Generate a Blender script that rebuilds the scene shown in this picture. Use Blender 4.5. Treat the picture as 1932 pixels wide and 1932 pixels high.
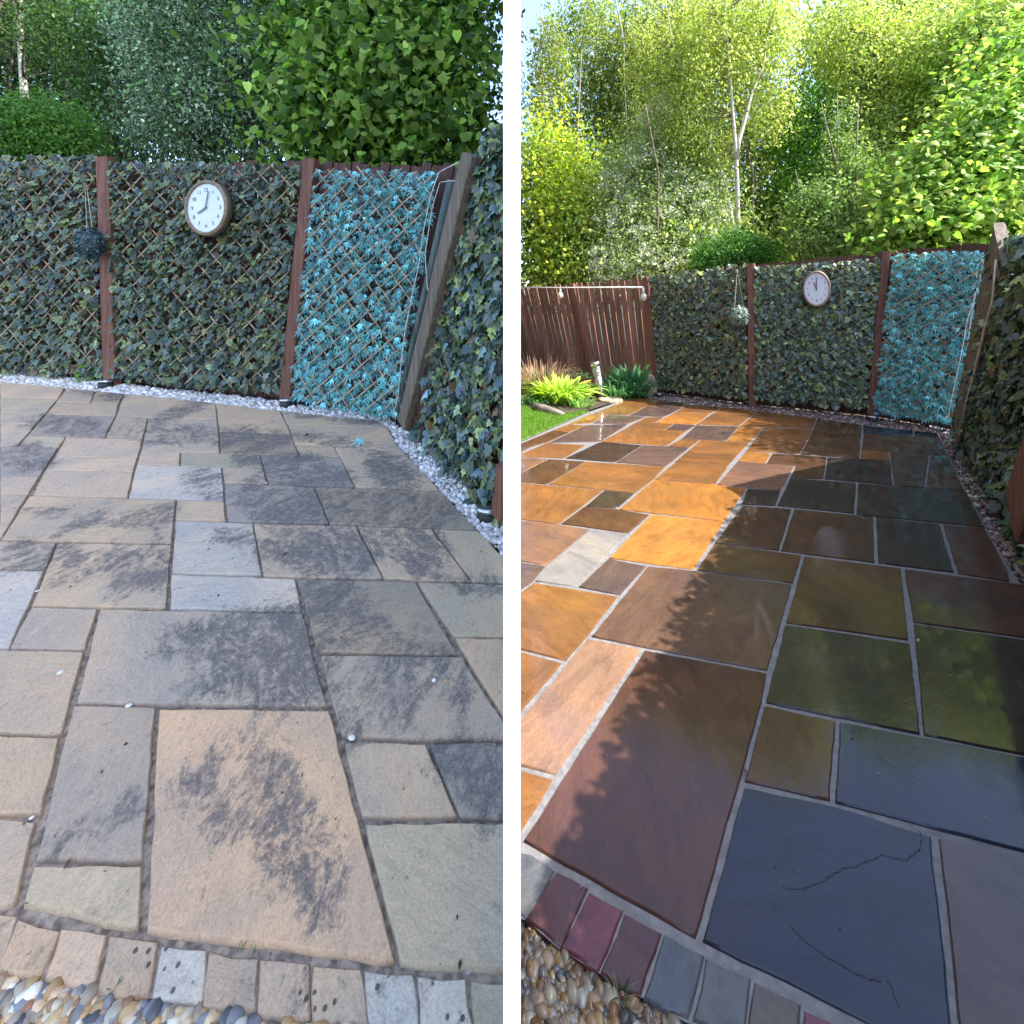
import bpy, math, random
import numpy as np
from mathutils import Vector, Matrix
from mathutils.geometry import delaunay_2d_cdt
random.seed(7); rng = np.random.default_rng(7)
for o in list(bpy.data.objects): bpy.data.objects.remove(o)
S = bpy.context.scene; COL = S.collection
# ------------------------------------------------------------------ camera
F = 850.0; CZ = 1.28; YC = 560.0           # focal length in units of the 1932-wide frame, eye height, eye-level row
cd = bpy.data.cameras.new('camera'); cam = bpy.data.objects.new('camera', cd); COL.objects.link(cam)
cam.location = (0, 0, CZ); cam.rotation_euler = (math.radians(90), 0, 0)
cd.sensor_width = 36; cd.lens = 36*F/1932; cd.shift_y = (YC-966)/1932; cd.clip_start = 0.05; cd.clip_end = 1500
S.camera = cam
# ------------------------------------------------------------------ sky, sun, exposure
AZ = math.radians(21); EL = math.radians(51)   # sun from the right, a little behind the camera
w = bpy.data.worlds.new('World'); S.world = w; w.use_nodes = True
nt = w.node_tree; bg = nt.nodes['Background']; sky = nt.nodes.new('ShaderNodeTexSky')
sky.sky_type = 'NISHITA'; sky.sun_disc = False; sky.sun_elevation = EL
sky.sun_rotation = math.radians(90) + AZ; sky.air_density = 1.0; sky.dust_density = 1.5; sky.ozone_density = 1.0
nt.links.new(sky.outputs[0], bg.inputs[0]); bg.inputs[1].default_value = 0.15
sd = bpy.data.lights.new('sun', 'SUN'); sd.energy = 3.0; sd.angle = math.radians(0.5); sd.color = (1, .94, .84)
sun = bpy.data.objects.new('sun', sd); COL.objects.link(sun)
sdir = Vector((math.cos(EL)*math.cos(AZ), -math.cos(EL)*math.sin(AZ), math.sin(EL)))
sun.rotation_euler = sdir.to_track_quat('Z', 'Y').to_euler(); sun.location = (6, -3, 9)
vs = S.view_settings; vs.view_transform = 'Standard'; vs.look = 'None'; vs.gamma = 1; vs.exposure = 2.15
S.render.resolution_x = S.render.resolution_y = 1024
# ------------------------------------------------------------------ survey helpers
ORG = dict(L1=(0,1000),L2=(1000,1000),L3=(0,2000),L4=(1000,2000),L5=(0,2996),L6=(1000,2996),
           R1=(2000,1000),R2=(2996,1000),R3=(2000,2000),R4=(2996,2000),R5=(2000,2996),R6=(2996,2996),
           T1=(0,0),T2=(1000,0),T3=(2000,0),T4=(2996,0))
K1 = 1932/4096; K2 = 1100/4096
def U(c, x, y): return (ORG[c][0]*K1+x*K2, ORG[c][1]*K1+y*K2)
HR, HL = 1.28, 1.38
PL = {'R': (CZ-HR, .029, (YC-587)/F), 'L': (CZ-HL, -.03, (YC-419)/F)}     # two terraces: z = c + aX + bY
def gz(s, X, Y): c, a, b = PL[s]; return c+a*X+b*Y
def G(s, px, py, dz=0):
    u = (px-966)/F; wv = (YC-py)/F; c, a, b = PL[s]
    Y = (c+dz-CZ)/(wv-a*u-b); return Vector((u*Y, Y, CZ+wv*Y))
def W(px, py, Y): return Vector(((px-966)/F*Y, Y, CZ+(YC-py)/F*Y))
def proj(v): return (966+v[0]/v[1]*F, YC-(v[2]-CZ)/v[1]*F)
def poly(s, txt):
    """'L1 0,925 455,965 L2 ...' -> ground points"""
    out = []; c = None
    for t in txt.split():
        if ',' in t:
            x, y = t.split(','); out.append(G(s, *U(c, float(x), float(y))))
        else: c = t
    return out
class Plane:
    def __init__(self, A, B): self.A = Vector(A); d = Vector(B)-Vector(A); d.z = 0; self.d = d.normalized(); self.n = Vector((self.d.y, -self.d.x, 0))
    def at(self, px, py, off=0):
        r = Vector(((px-966)/F, 1, (YC-py)/F)); o = Vector((0, 0, CZ)); 
        t = (self.A+self.n*off-o).dot(self.n)/r.dot(self.n); return o+r*t
# ------------------------------------------------------------------ object helpers
def tag(o, label=None, cat=None, group=None, kind=None):
    if label: o['label'] = label
    if cat: o['category'] = cat
    if group: o['group'] = group
    if kind: o['kind'] = kind
    return o
def empty(name, loc, label, cat, group=None):
    o = bpy.data.objects.new(name, None); COL.objects.link(o); o.location = loc; o.empty_display_size = .1
    return tag(o, label, cat, group)
def link(name, me, mat, parent=None):
    o = bpy.data.objects.new(name, me); COL.objects.link(o)
    for m in (mat if isinstance(mat, (list, tuple)) else [mat]): me.materials.append(m)
    if parent:
        o.parent = parent; p = Vector((0, 0, 0)); q = parent
        while q: p += q.location; q = q.parent
        o.matrix_parent_inverse = Matrix.Translation(-p)      # children are modelled in world space
    return o
def tris(V, T, cols=None, smooth=False, attrs=None):
    V = np.asarray(V, dtype=np.float32); T = np.asarray(T, dtype=np.int32)
    me = bpy.data.meshes.new('m'); me.vertices.add(len(V)); me.vertices.foreach_set('co', V.ravel())
    me.loops.add(T.size); me.loops.foreach_set('vertex_index', T.ravel())
    me.polygons.add(len(T)); me.polygons.foreach_set('loop_start', np.arange(0, T.size, 3, dtype=np.int32))
    if smooth: me.polygons.foreach_set('use_smooth', np.ones(len(T), dtype=bool))
    me.update(calc_edges=True)
    if cols is not None:
        a = me.color_attributes.new('col', 'FLOAT_COLOR', 'POINT'); c = np.ones((len(V), 4), dtype=np.float32); c[:, :3] = cols; a.data.foreach_set('color', c.ravel())
    for k, v in (attrs or {}).items():
        a = me.attributes.new(k, 'FLOAT', 'POINT'); a.data.foreach_set('value', np.asarray(v, dtype=np.float32))
    return me
class MB:
    def __init__(s): s.v = []; s.f = []; s.c = []; s.col = (1, 1, 1)
    def add(s, vs, fs):
        n = len(s.v); s.v += [tuple(v) for v in vs]; s.c += [s.col]*len(vs); s.f += [tuple(i+n for i in f) for f in fs]
    def bar(s, A, B, w, t, side=None, up=None):
        A = Vector(A); B = Vector(B); d = (B-A).normalized()
        x = Vector(side).normalized() if side is not None else d.orthogonal().normalized()
        x = (x-d*x.dot(d)).normalized(); y = d.cross(x)
        q = [(-1,-1),(1,-1),(1,1),(-1,1)]
        s.add([P+x*(w/2*a)+y*(t/2*b) for P in (A, B) for a, b in q], [(0,1,2,3),(7,6,5,4),(0,4,5,1),(1,5,6,2),(2,6,7,3),(3,7,4,0)])
    def tube(s, pts, rad, n=8, cap=True):
        pts = [Vector(p) for p in pts]; rad = rad if isinstance(rad, (list, tuple)) else [rad]*len(pts)
        ref = None; rings = []
        for i, p in enumerate(pts):
            d = (pts[min(i+1, len(pts)-1)]-pts[max(i-1, 0)]).normalized()
            ref = d.orthogonal().normalized() if ref is None else (ref-d*ref.dot(d)).normalized()
            y = d.cross(ref); rings.append([p+(ref*math.cos(a)+y*math.sin(a))*rad[i] for a in [2*math.pi*k/n for k in range(n)]])
        vs = [v for r in rings for v in r]; fs = []
        for i in range(len(pts)-1):
            for k in range(n): a = i*n+k; b = i*n+(k+1) % n; fs.append((a, b, b+n, a+n))
        if cap: fs += [tuple(range(n-1, -1, -1)), tuple(range(len(vs)-n, len(vs)))]
        s.add(vs, fs)
    def mesh(s, smooth=False):
        me = bpy.data.meshes.new('m'); me.from_pydata(s.v, [], s.f); me.update()
        a = me.color_attributes.new('col', 'FLOAT_COLOR', 'POINT')
        a.data.foreach_set('color', np.concatenate([np.array(s.c, dtype=np.float32), np.ones((len(s.c), 1), np.float32)], 1).ravel())
        if smooth: me.polygons.foreach_set('use_smooth', [True]*len(me.polygons))
        return me
    def build(s, name, mat, parent=None, smooth=False): return link(name, s.mesh(smooth), mat, parent)
# scatter a small template mesh many times into one mesh
def rot_from(n, up):
    n = n/np.linalg.norm(n, axis=1, keepdims=True)
    t = up-n*np.sum(up*n, 1, keepdims=True); t /= np.linalg.norm(t, axis=1, keepdims=True)+1e-9
    return np.stack([np.cross(t, n), t, n], axis=2)            # columns: local x, y(up along leaf), z(normal)
def scatter(tv, tt, pos, R, scale, col, tc=None, tc2=None, smooth=False):
    tv = np.asarray(tv, float); tt = np.asarray(tt, int); N = len(pos)
    sc = np.asarray(scale); sc = sc[:, None, None] if sc.ndim == 1 else sc[:, None, :]
    tv = tv if tv.ndim == 3 else tv[None]; nv = tv.shape[1]; V = np.einsum('nij,nvj->nvi', R, tv*sc)+pos[:, None, :]
    T = tt[None]+(np.arange(N)*nv)[:, None, None]
    C = np.repeat(col[:, None, :], nv, 1)
    if tc is not None:
        tc = np.asarray(tc, float)[None, :, None]; C = C*(1-tc)+(tc2[:, None, :])*tc
    return tris(V.reshape(-1, 3), T.reshape(-1, 3), C.reshape(-1, 3), smooth)
# leaf templates (unit length, tip towards -y so leaves hang)
def fan(outline, fold=.0, zc=.0):
    v = [(0, -.35, zc)]+[(x, y, -abs(x)*fold) for x, y in outline]; n = len(outline)
    return v, [(0, i+1, (i+1) % n+1) for i in range(n)], [0]+[1]*n
IVY = fan([(0,0),(.22,.12),(.42,-.02),(.52,-.22),(.28,-.34),(.40,-.62),(.16,-.66),(0,-1.0),(-.16,-.66),(-.40,-.62),(-.28,-.34),(-.52,-.22),(-.42,-.02),(-.22,.12)], .28, .03)
def _star():
    o = []
    for a, l in [(20,.55),(55,.8),(90,1.0),(125,.8),(160,.55)]:
        for da, r in ((-13, .26), (0, l)):
            t = math.radians(a+da); o.append((math.cos(t)*r, -math.sin(t)*r))
    o += [(-.12, .05), (.12, .05)]
    return o
STAR = fan(_star(), .2, .02); STAR = ([(0, -.12, .02)]+STAR[0][1:], STAR[1], STAR[2])
HEART = fan([(0,0),(.28,.10),(.46,-.14),(.42,-.42),(.22,-.74),(0,-1.05),(-.22,-.74),(-.42,-.42),(-.46,-.14),(-.28,.10)], .3, .04)
OVAL = ([(0,0,0),(.26,-.4,-.06),(0,-1,-.02),(-.26,-.4,-.06),(0,-.45,.03)], [(0,4,1),(1,4,2),(2,4,3),(3,4,0)], [0,1,1,1,0])
# ------------------------------------------------------------------ materials
def newmat(name):
    m = bpy.data.materials.new(name); m.use_nodes = True; t = m.node_tree; return m, t, t.nodes['Principled BSDF']
def nd(t, typ, **k):
    n = t.nodes.new(typ)
    for a, b in k.items():
        if a.startswith('i_'): n.inputs[a[2:].replace('_', ' ')].default_value = b
        else: setattr(n, a, b)
    return n
def mixc(t, fac, a, b, mode='MIX'):
    n = nd(t, 'ShaderNodeMix', data_type='RGBA', blend_type=mode)
    for i, x in ((0, fac), (6, a), (7, b)):
        if isinstance(x, (int, float)): n.inputs[i].default_value = x
        elif isinstance(x, tuple): n.inputs[i].default_value = (*x, 1)
        else: t.links.new(x, n.inputs[i])
    return n.outputs[2]
def noise(t, vec, scale, det=4, rough=.55, dist=0):
    n = nd(t, 'ShaderNodeTexNoise'); n.inputs['Scale'].default_value = scale; n.inputs['Detail'].default_value = det
    n.inputs['Roughness'].default_value = rough; n.inputs['Distortion'].default_value = dist
    if vec is not None: t.links.new(vec, n.inputs['Vector'])
    return n.outputs[0]
def ramp(t, fac, a, b, lo=0, hi=1):
    n = nd(t, 'ShaderNodeMapRange', interpolation_type='SMOOTHSTEP'); t.links.new(fac, n.inputs[0])
    n.inputs[1].default_value = a; n.inputs[2].default_value = b; n.inputs[3].default_value = lo; n.inputs[4].default_value = hi
    return n.outputs[0]
def math_(t, op, a, b):
    n = nd(t, 'ShaderNodeMath', operation=op)
    for i, x in ((0, a), (1, b)):
        if isinstance(x, (int, float)): n.inputs[i].default_value = x
        else: t.links.new(x, n.inputs[i])
    return n.outputs[0]
def bump(t, p, h, strength, dist=.01):
    b = nd(t, 'ShaderNodeBump'); b.inputs['Strength'].default_value = strength; b.inputs['Distance'].default_value = dist
    t.links.new(h, b.inputs['Height']); t.links.new(b.outputs[0], p.inputs['Normal']); return b
def objco(t): return nd(t, 'ShaderNodeTexCoord').outputs['Object']
def colattr(t): return nd(t, 'ShaderNodeVertexColor', layer_name='col').outputs[0]
def plain(name, col, rough=.6, metal=0, nscale=30, var=.25, bmp=.15, usecol=False):
    m, t, p = newmat(name); c = objco(t); n = noise(t, c, nscale, 5)
    base = colattr(t) if usecol else col
    f = ramp(t, n, .3, .7, 1-var, 1+var); x = nd(t, 'ShaderNodeVectorMath', operation='SCALE')
    if usecol: t.links.new(base, x.inputs[0])
    else: x.inputs[0].default_value = col
    t.links.new(f, x.inputs['Scale']); t.links.new(x.outputs[0], p.inputs['Base Color'])
    p.inputs['Roughness'].default_value = rough; p.inputs['Metallic'].default_value = metal
    if bmp: bump(t, p, n, bmp, .004)
    return m
def leafmat(name, trans=.35, rough=.5, spec=.3):
    m, t, p = newmat(name); c = colattr(t)
    t.links.new(c, p.inputs['Base Color']); p.inputs['Roughness'].default_value = rough; p.inputs['Specular IOR Level'].default_value = spec
    tr = nd(t, 'ShaderNodeBsdfTranslucent'); br = nd(t, 'ShaderNodeHueSaturation'); br.inputs['Value'].default_value = 1.5; br.inputs['Saturation'].default_value = 1.1
    t.links.new(c, br.inputs['Color']); t.links.new(br.outputs[0], tr.inputs[0])
    mx = nd(t, 'ShaderNodeMixShader'); mx.inputs[0].default_value = trans
    t.links.new(p.outputs[0], mx.inputs[1]); t.links.new(tr.outputs[0], mx.inputs[2]); t.links.new(mx.outputs[0], t.nodes['Material Output'].inputs[0])
    return m
def slabmat(name, wet):
    m, t, p = newmat(name); c = objco(t); col = colattr(t)
    sd_ = nd(t, 'ShaderNodeAttribute', attribute_name='seed').outputs['Fac']
    vr = nd(t, 'ShaderNodeVectorRotate', rotation_type='Z_AXIS'); t.links.new(c, vr.inputs[0]); t.links.new(math_(t, 'MULTIPLY', sd_, 6.28), vr.inputs['Angle'])
    ad = nd(t, 'ShaderNodeCombineXYZ'); t.links.new(math_(t, 'MULTIPLY', sd_, 37.), ad.inputs[0]); t.links.new(math_(t, 'MULTIPLY', sd_, 91.), ad.inputs[1])
    va = nd(t, 'ShaderNodeVectorMath', operation='ADD'); t.links.new(vr.outputs[0], va.inputs[0]); t.links.new(ad.outputs[0], va.inputs[1]); vec = va.outputs[0]
    mp = nd(t, 'ShaderNodeMapping'); mp.inputs['Scale'].default_value = ((1, 2.8, 1) if wet else (1, 2.0, 1)); t.links.new(vec, mp.inputs[0]); st = mp.outputs[0]
    grain = noise(t, st, 5 if wet else 9, 10, .72, .5); fine = noise(t, vec, 90 if wet else 170, 8, .8); big = noise(t, vec, 2.2, 4, .6, .8); mid = noise(t, st, 14 if wet else 22, 10, .82, .8)
    stain = nd(t, 'ShaderNodeAttribute', attribute_name='stain').outputs['Fac']
    if wet:
        c1 = mixc(t, ramp(t, big, .3, .7), mixc(t, 1., col, (1.25, 1.15, .95), 'MULTIPLY'), mixc(t, 1., col, (.72, .76, .9), 'MULTIPLY'))
        c2 = mixc(t, ramp(t, grain, .42, .66, 0, .6), c1, mixc(t, 1., col, (.5, .45, .45), 'MULTIPLY'))
        c2 = mixc(t, ramp(t, fine, .34, .5, .35, 0), c2, mixc(t, 1., col, (.45, .45, .5), 'MULTIPLY')); c3 = mixc(t, ramp(t, fine, .5, .72, 0, .4), c2, mixc(t, 1., col, (1.5, 1.5, 1.5), 'MULTIPLY'))
        t.links.new(c3, p.inputs['Base Color'])
        wn = noise(t, c, 1.7, 5, .6, 1.0)
        wf = ramp(t, wn, .40, .62, .50, .38); t.links.new(wf, p.inputs['Roughness'])
        p.inputs['Specular IOR Level'].default_value = .12; p.inputs['Coat Weight'].default_value = 1; p.inputs['Coat IOR'].default_value = 1.38; t.links.new(ramp(t, wn, .30, .46, .03, .002), p.inputs['Coat Roughness'])
        h = math_(t, 'ADD', math_(t, 'MULTIPLY', grain, .8), math_(t, 'MULTIPLY', fine, .12)); b = bump(t, p, h, .16, .012)
        b.inputs['Strength'].default_value = .8; b2_ = nd(t, 'ShaderNodeBump'); b2_.inputs['Distance'].default_value = .01; t.links.new(grain, b2_.inputs['Height']); t.links.new(ramp(t, wn, .36, .54, .10, .012), b2_.inputs['Strength']); t.links.new(b2_.outputs[0], p.inputs['Coat Normal'])
    else:
        c1 = mixc(t, ramp(t, big, .3, .7), mixc(t, 1., col, (1.15, 1.06, .96), 'MULTIPLY'), mixc(t, 1., col, (.82, .86, .92), 'MULTIPLY'))
        c2 = mixc(t, ramp(t, mid, .42, .72, 0, .42), c1, mixc(t, 1., col, (.50, .50, .54), 'MULTIPLY'))
        c2 = mixc(t, ramp(t, fine, .38, .5, .38, 0), c2, mixc(t, 1., col, (.42, .42, .46), 'MULTIPLY')); c2 = mixc(t, ramp(t, fine, .5, .68, 0, .45), c2, mixc(t, 1., col, (1.35, 1.35, 1.35), 'MULTIPLY'))
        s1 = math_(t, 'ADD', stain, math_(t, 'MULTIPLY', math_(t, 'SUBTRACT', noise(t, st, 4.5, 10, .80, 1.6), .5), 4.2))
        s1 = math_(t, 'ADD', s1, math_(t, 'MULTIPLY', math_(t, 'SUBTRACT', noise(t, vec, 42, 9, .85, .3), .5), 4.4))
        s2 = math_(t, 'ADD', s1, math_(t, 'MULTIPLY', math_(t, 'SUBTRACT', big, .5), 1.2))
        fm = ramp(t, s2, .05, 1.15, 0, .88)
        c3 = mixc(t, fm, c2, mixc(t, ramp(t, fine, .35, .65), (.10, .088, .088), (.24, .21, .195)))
        v = nd(t, 'ShaderNodeTexVoronoi'); v.inputs['Scale'].default_value = 48; t.links.new(c, v.inputs['Vector'])
        sp = ramp(t, v.outputs['Distance'], .16, .24, .8, 0); gate = ramp(t, noise(t, c, 9, 2), .49, .55)
        spots = nd(t, 'ShaderNodeAttribute', attribute_name='spots').outputs['Fac']
        c4 = mixc(t, math_(t, 'MULTIPLY', math_(t, 'MULTIPLY', sp, gate), spots), c3, (.035, .03, .035))
        t.links.new(c4, p.inputs['Base Color']); p.inputs['Roughness'].default_value = .8; p.inputs['Specular IOR Level'].default_value = .25
        h = math_(t, 'ADD', math_(t, 'MULTIPLY', grain, 1.), math_(t, 'MULTIPLY', mid, .5)); bump(t, p, h, .8, .016)
    return m
def woodmat(name, a, b, rough=.7, scale=1):
    m, t, p = newmat(name); c = objco(t); mp = nd(t, 'ShaderNodeMapping'); mp.inputs['Scale'].default_value = (28*scale, 28*scale, 1.6); t.links.new(c, mp.inputs[0])
    n = noise(t, mp.outputs[0], 1.6, 7, .7, .4); k = colattr(t)
    x = mixc(t, ramp(t, n, .3, .72), a, b); x = mixc(t, 1., x, k, 'MULTIPLY'); t.links.new(x, p.inputs['Base Color'])
    p.inputs['Roughness'].default_value = rough; bump(t, p, n, .5, .006); return m
M = {}
M['slab_dry'] = slabmat('weathered sandstone', False); M['slab_wet'] = slabmat('wet sandstone', True)
M['mortar_dry'] = plain('gritty dark joint', (.27, .215, .17), .9, nscale=60, var=.55, bmp=.6)
M['mortar_wet'] = plain('pale cement joint', (.165, .16, .165), .55, nscale=50, var=.22, bmp=.4)
M['fence'] = woodmat('stained fence timber', (.045, .016, .011), (.14, .055, .04))  # timber darkened so the gaps behind the ivy read as shade
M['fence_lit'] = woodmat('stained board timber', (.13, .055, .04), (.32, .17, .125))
M['post'] = woodmat('post timber', (.10, .035, .022), (.26, .115, .08))
M['oldpost'] = woodmat('weathered post timber', (.09, .07, .05), (.24, .19, .15))
M['greenpole'] = woodmat('green stained timber', (.06, .09, .085), (.15, .20, .19))
M['lattice'] = plain('willow slats', (.40, .31, .22), .7, nscale=20, var=.35)
M['latticeblue'] = plain('blue-shaded slats', (.30, .27, .24), .7, nscale=20, var=.3)
M['ivy'] = leafmat('artificial ivy', .12, .33, .6); M['leaf'] = leafmat('foliage', .42, .5, .3); M['petal'] = leafmat('blossom', .3, .6, .2)
M['pebble'] = plain('pebbles', (.4, .4, .4), .45, nscale=25, var=.22, bmp=.1, usecol=True)
M['pebble_wet'] = plain('wet pebbles', (.4, .4, .4), .22, nscale=25, var=.3, bmp=.1, usecol=True)
M['soil'] = plain('soil', (.05, .035, .025), .95, nscale=25, var=.5, bmp=.9)
M['ground'] = plain('woodland floor', (.035, .035, .018), .95, nscale=4, var=.5, bmp=.9)
M['lawn'] = plain('lawn base', (.10, .17, .035), .9, nscale=12, var=.4, bmp=.5)
M['bark'] = plain('bark', (.09, .07, .055), .85, nscale=12, var=.5, bmp=.8)
M['twig'] = plain('twigs', (.16, .13, .09), .8, nscale=12, var=.4, bmp=.3)
def birch():
    m, t, p = newmat('pale birch bark'); c = objco(t); mp = nd(t, 'ShaderNodeMapping'); mp.inputs['Scale'].default_value = (3, 3, 16); t.links.new(c, mp.inputs[0])
    n = noise(t, mp.outputs[0], 1.3, 6, .6); t.links.new(mixc(t, ramp(t, n, .55, .68), (.52, .47, .40), (.10, .085, .07)), p.inputs['Base Color']); p.inputs['Roughness'].default_value = .7
    return m
M['birch'] = birch()
M['white'] = plain('white painted board', (.86, .86, .86), .5, nscale=3, var=.015, bmp=0)
M['screen'] = plain('pale bounce boards', (.74, .71, .66), .7, nscale=5, var=.08, bmp=.1)  # left face of the added partition, pale to bounce light
M['bounce_stop'] = plain('dark bounce-stopping boards', (.05, .04, .035), .7, nscale=5, var=.2, bmp=.2)  # right face of the added partition, dark to cut bounced light
M['steel'] = plain('brushed steel', (.62, .62, .62), .28, 1, nscale=40, var=.1, bmp=.02)
M['black'] = plain('black plastic', (.02, .02, .022), .5, nscale=20)
M['brass'] = plain('aged bronze rim', (.27, .20, .15), .45, .3, nscale=20)
M['brasslight'] = plain('pale bronze rim', (.34, .25, .18), .4, .2, nscale=20)
M['face'] = plain('clock face', (.70, .76, .80), .35, nscale=8, var=.04, bmp=0)
M['facein'] = plain('white clock face', (.66, .66, .74), .35, nscale=8, var=.04, bmp=0)
M['ink'] = plain('ink', (.16, .18, .20), .5, bmp=0)
M['cable'] = plain('white cable', (.72, .70, .66), .5, bmp=0)
M['string'] = plain('string', (.45, .40, .32), .7, bmp=0)
M['stone'] = plain('stone', (.38, .29, .20), .8, nscale=14, var=.3, bmp=.7)
M['chip'] = plain('white chip', (.85, .84, .80), .6, nscale=30, var=.1, bmp=.2)
M['log'] = plain('grey log', (.20, .17, .14), .8, nscale=14, var=.4, bmp=.8)
M['iron'] = plain('cast iron cover', (.035, .018, .010), .6, .0, nscale=60, var=.5, bmp=.5)
m, t, p = newmat('clear glass'); p.inputs['Transmission Weight'].default_value = .8; p.inputs['Roughness'].default_value = .08; p.inputs['Base Color'].default_value = (.9, .95, .95, 1); M['glass'] = m
m, t, p = newmat('frosted bulb'); p.inputs['Base Color'].default_value = (.85, .85, .66, 1); p.inputs['Roughness'].default_value = .2; p.inputs['Transmission Weight'].default_value = .3; M['bulb'] = m

# ------------------------------------------------------------------ ground sheets
def sheet(name, pts, dz, mat, kind='structure'):
    me = bpy.data.meshes.new(name); me.from_pydata([(p[0], p[1], p[2]+dz) for p in pts], [], [tuple(range(len(pts)))]); me.update()
    if me.polygons[0].normal.z < 0: me.flip_normals()
    o = link(name, me, mat); o['kind'] = kind; return o
def pg(s, XY): return [Vector((x, y, gz(s, x, y))) for x, y in XY]
# woodland floor: one sheet to the horizon, folding down behind the raised left terrace
gv = [(-400, 9, -.15), (-14, 9, -.15), (0, 9, -.2), (400, 9, -.2), (400, 900, -3), (-400, 900, -3), (-400, -60, -.35), (400, -60, -.35)]
me = bpy.data.meshes.new('ground'); me.from_pydata([(-400,-60,-.4),(400,-60,-.4),(400,900,-.6),(-400,900,-.6)], [], [(0,1,2,3)]); tag(link('ground', me, M['ground']), kind='structure')
sheet('left_terrace', pg('L', [(-9, -2.5), (0, -2.5), (0, 6), (-9, 6)]), -.034, M['soil'])
sheet('right_terrace', pg('R', [(0, -2.5), (7, -2.5), (7, 12), (0, 12)]), -.034, M['soil'])
# ------------------------------------------------------------------ the paving
def inside(poly2, x, y):
    c = False; n = len(poly2)
    for i in range(n):
        x1, y1 = poly2[i]; x2, y2 = poly2[i-1]
        if (y1 > y) != (y2 > y) and x < (x2-x1)*(y-y1)/(y2-y1)+x1: c = not c
    return c
def inset(P, d):
    n = len(P); A = sum(P[i][0]*P[(i+1) % n][1]-P[(i+1) % n][0]*P[i][1] for i in range(n))
    if A < 0: P = P[::-1]
    out = []
    for i in range(n):
        a = Vector(P[i-1]); b = Vector(P[i]); c = Vector(P[(i+1) % n]); e1 = (b-a).normalized(); e2 = (c-b).normalized()
        n1 = Vector((-e1.y, e1.x)); n2 = Vector((-e2.y, e2.x)); q = (n1+n2); k = q.length
        q = q/k if k > .1 else n1; out.append(b+q*min(d/max(.35, q.dot(n1)), 2.5*d))
    return out
def jag(P, step, amp, rnd):
    out = []; n = len(P)
    for i in range(n):
        a = P[i]; b = P[(i+1) % n]; L = (b-a).length; k = max(2, int(L/step)); nn = Vector((-(b-a).y, (b-a).x)).normalized()
        ph = rnd.random()*9
        for j in range(k):
            u = j/k; tt = math.sin(u*L*19+ph)*.5+math.sin(u*L*47+ph*3)*.35+rnd.uniform(-.5, .5)
            q = a+(b-a)*u
            if j: q = q+nn*tt*amp
            else: q = q+((a+b)/2-a).normalized()*0
            out.append(q)
    return out
class Paver:
    def __init__(s, side, blobs=()): s.side = side; s.V = []; s.T = []; s.C = []; s.A = {'seed': [], 'stain': [], 'spots': []}; s.blobs = blobs; s.r = random.Random(3)
    def stain(s, v):
        px, py = proj(v); k = -1.0
        for (bx, by, rx, ry, an, am) in s.blobs:
            dx = px-bx; dy = py-by; ca = math.cos(an); sa = math.sin(an); u = (dx*ca+dy*sa)/rx; w_ = (-dx*sa+dy*ca)/ry
            k = max(k, am*(1.25-(u*u+w_*w_)*.9))
        return max(-.62, min(k, .42))
    def slab(s, P3, col, ins, base=-.15, grid=.07, spots=0, th=.03, dz=0, rnd_=.0022, tilt=.0025):
        P = [Vector((p.x, p.y)) for p in P3]; P = inset(P, ins)
        O = jag(P, .035, rnd_, s.r); O2 = inset([tuple(q) for q in O], .0035)
        I = [Vector(q) for q in O2]; n = len(O)
        xs = [q.x for q in I]; ys = [q.y for q in I]; ip = [(q.x, q.y) for q in I]; pts = list(I)
        shr = [(q.x, q.y) for q in inset(ip, .018)]
        g = max(grid, ((max(xs)-min(xs))*(max(ys)-min(ys)))**.5/22)
        yy = min(ys)+g/2
        while yy < max(ys):
            xx = min(xs)+g/2
            while xx < max(xs):
                if inside(shr, xx, yy): pts.append(Vector((xx, yy)))
                xx += g
            yy += g
        res = delaunay_2d_cdt(pts, [(i, (i+1) % n) for i in range(n)], [list(range(n))], 1, 1e-6)
        seed = s.r.random(); cx = sum(xs)/n; cy = sum(ys)/n; tx = s.r.uniform(-tilt, tilt); ty = s.r.uniform(-tilt, tilt)
        jit = 1+s.r.uniform(-.06, .06); b0 = len(s.V)
        def put(q, z, f=1):
            v = (q[0], q[1], gz(s.side, q[0], q[1])+z+dz+(q[0]-cx)*tx+(q[1]-cy)*ty); s.V.append(v)
            s.C.append([c*jit*f for c in col]); s.A['seed'].append(seed); s.A['stain'].append(s.stain(v)+base+.50 if s.blobs else base); s.A['spots'].append(spots)
        for q in res[0]: put(q, 0)
        for f in res[2]:
            a, b_, c_ = f[:3]; A = res[0][a]; B = res[0][b_]; Cc = res[0][c_]
            if (B.x-A.x)*(Cc.y-A.y)-(B.y-A.y)*(Cc.x-A.x) < 0: a, c_ = c_, a
            s.T.append((a+b0, b_+b0, c_+b0))
        r1 = len(s.V)
        for q in I: put(q, 0)
        r2 = len(s.V)
        for q in O: put(q, -.004, .9)
        r3 = len(s.V)
        for q in O: put(q, -th, .75)
        for (ra, rb) in ((r2, r1), (r3, r2)):
            for i in range(n):
                j = (i+1) % n; s.T += [(ra+i, ra+j, rb+j), (ra+i, rb+j, rb+i)]
    def build(s, name, mat): o = link(name, tris(s.V, s.T, s.C, False, s.A), mat); o['kind'] = 'structure'; return o
LB = []
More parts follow.
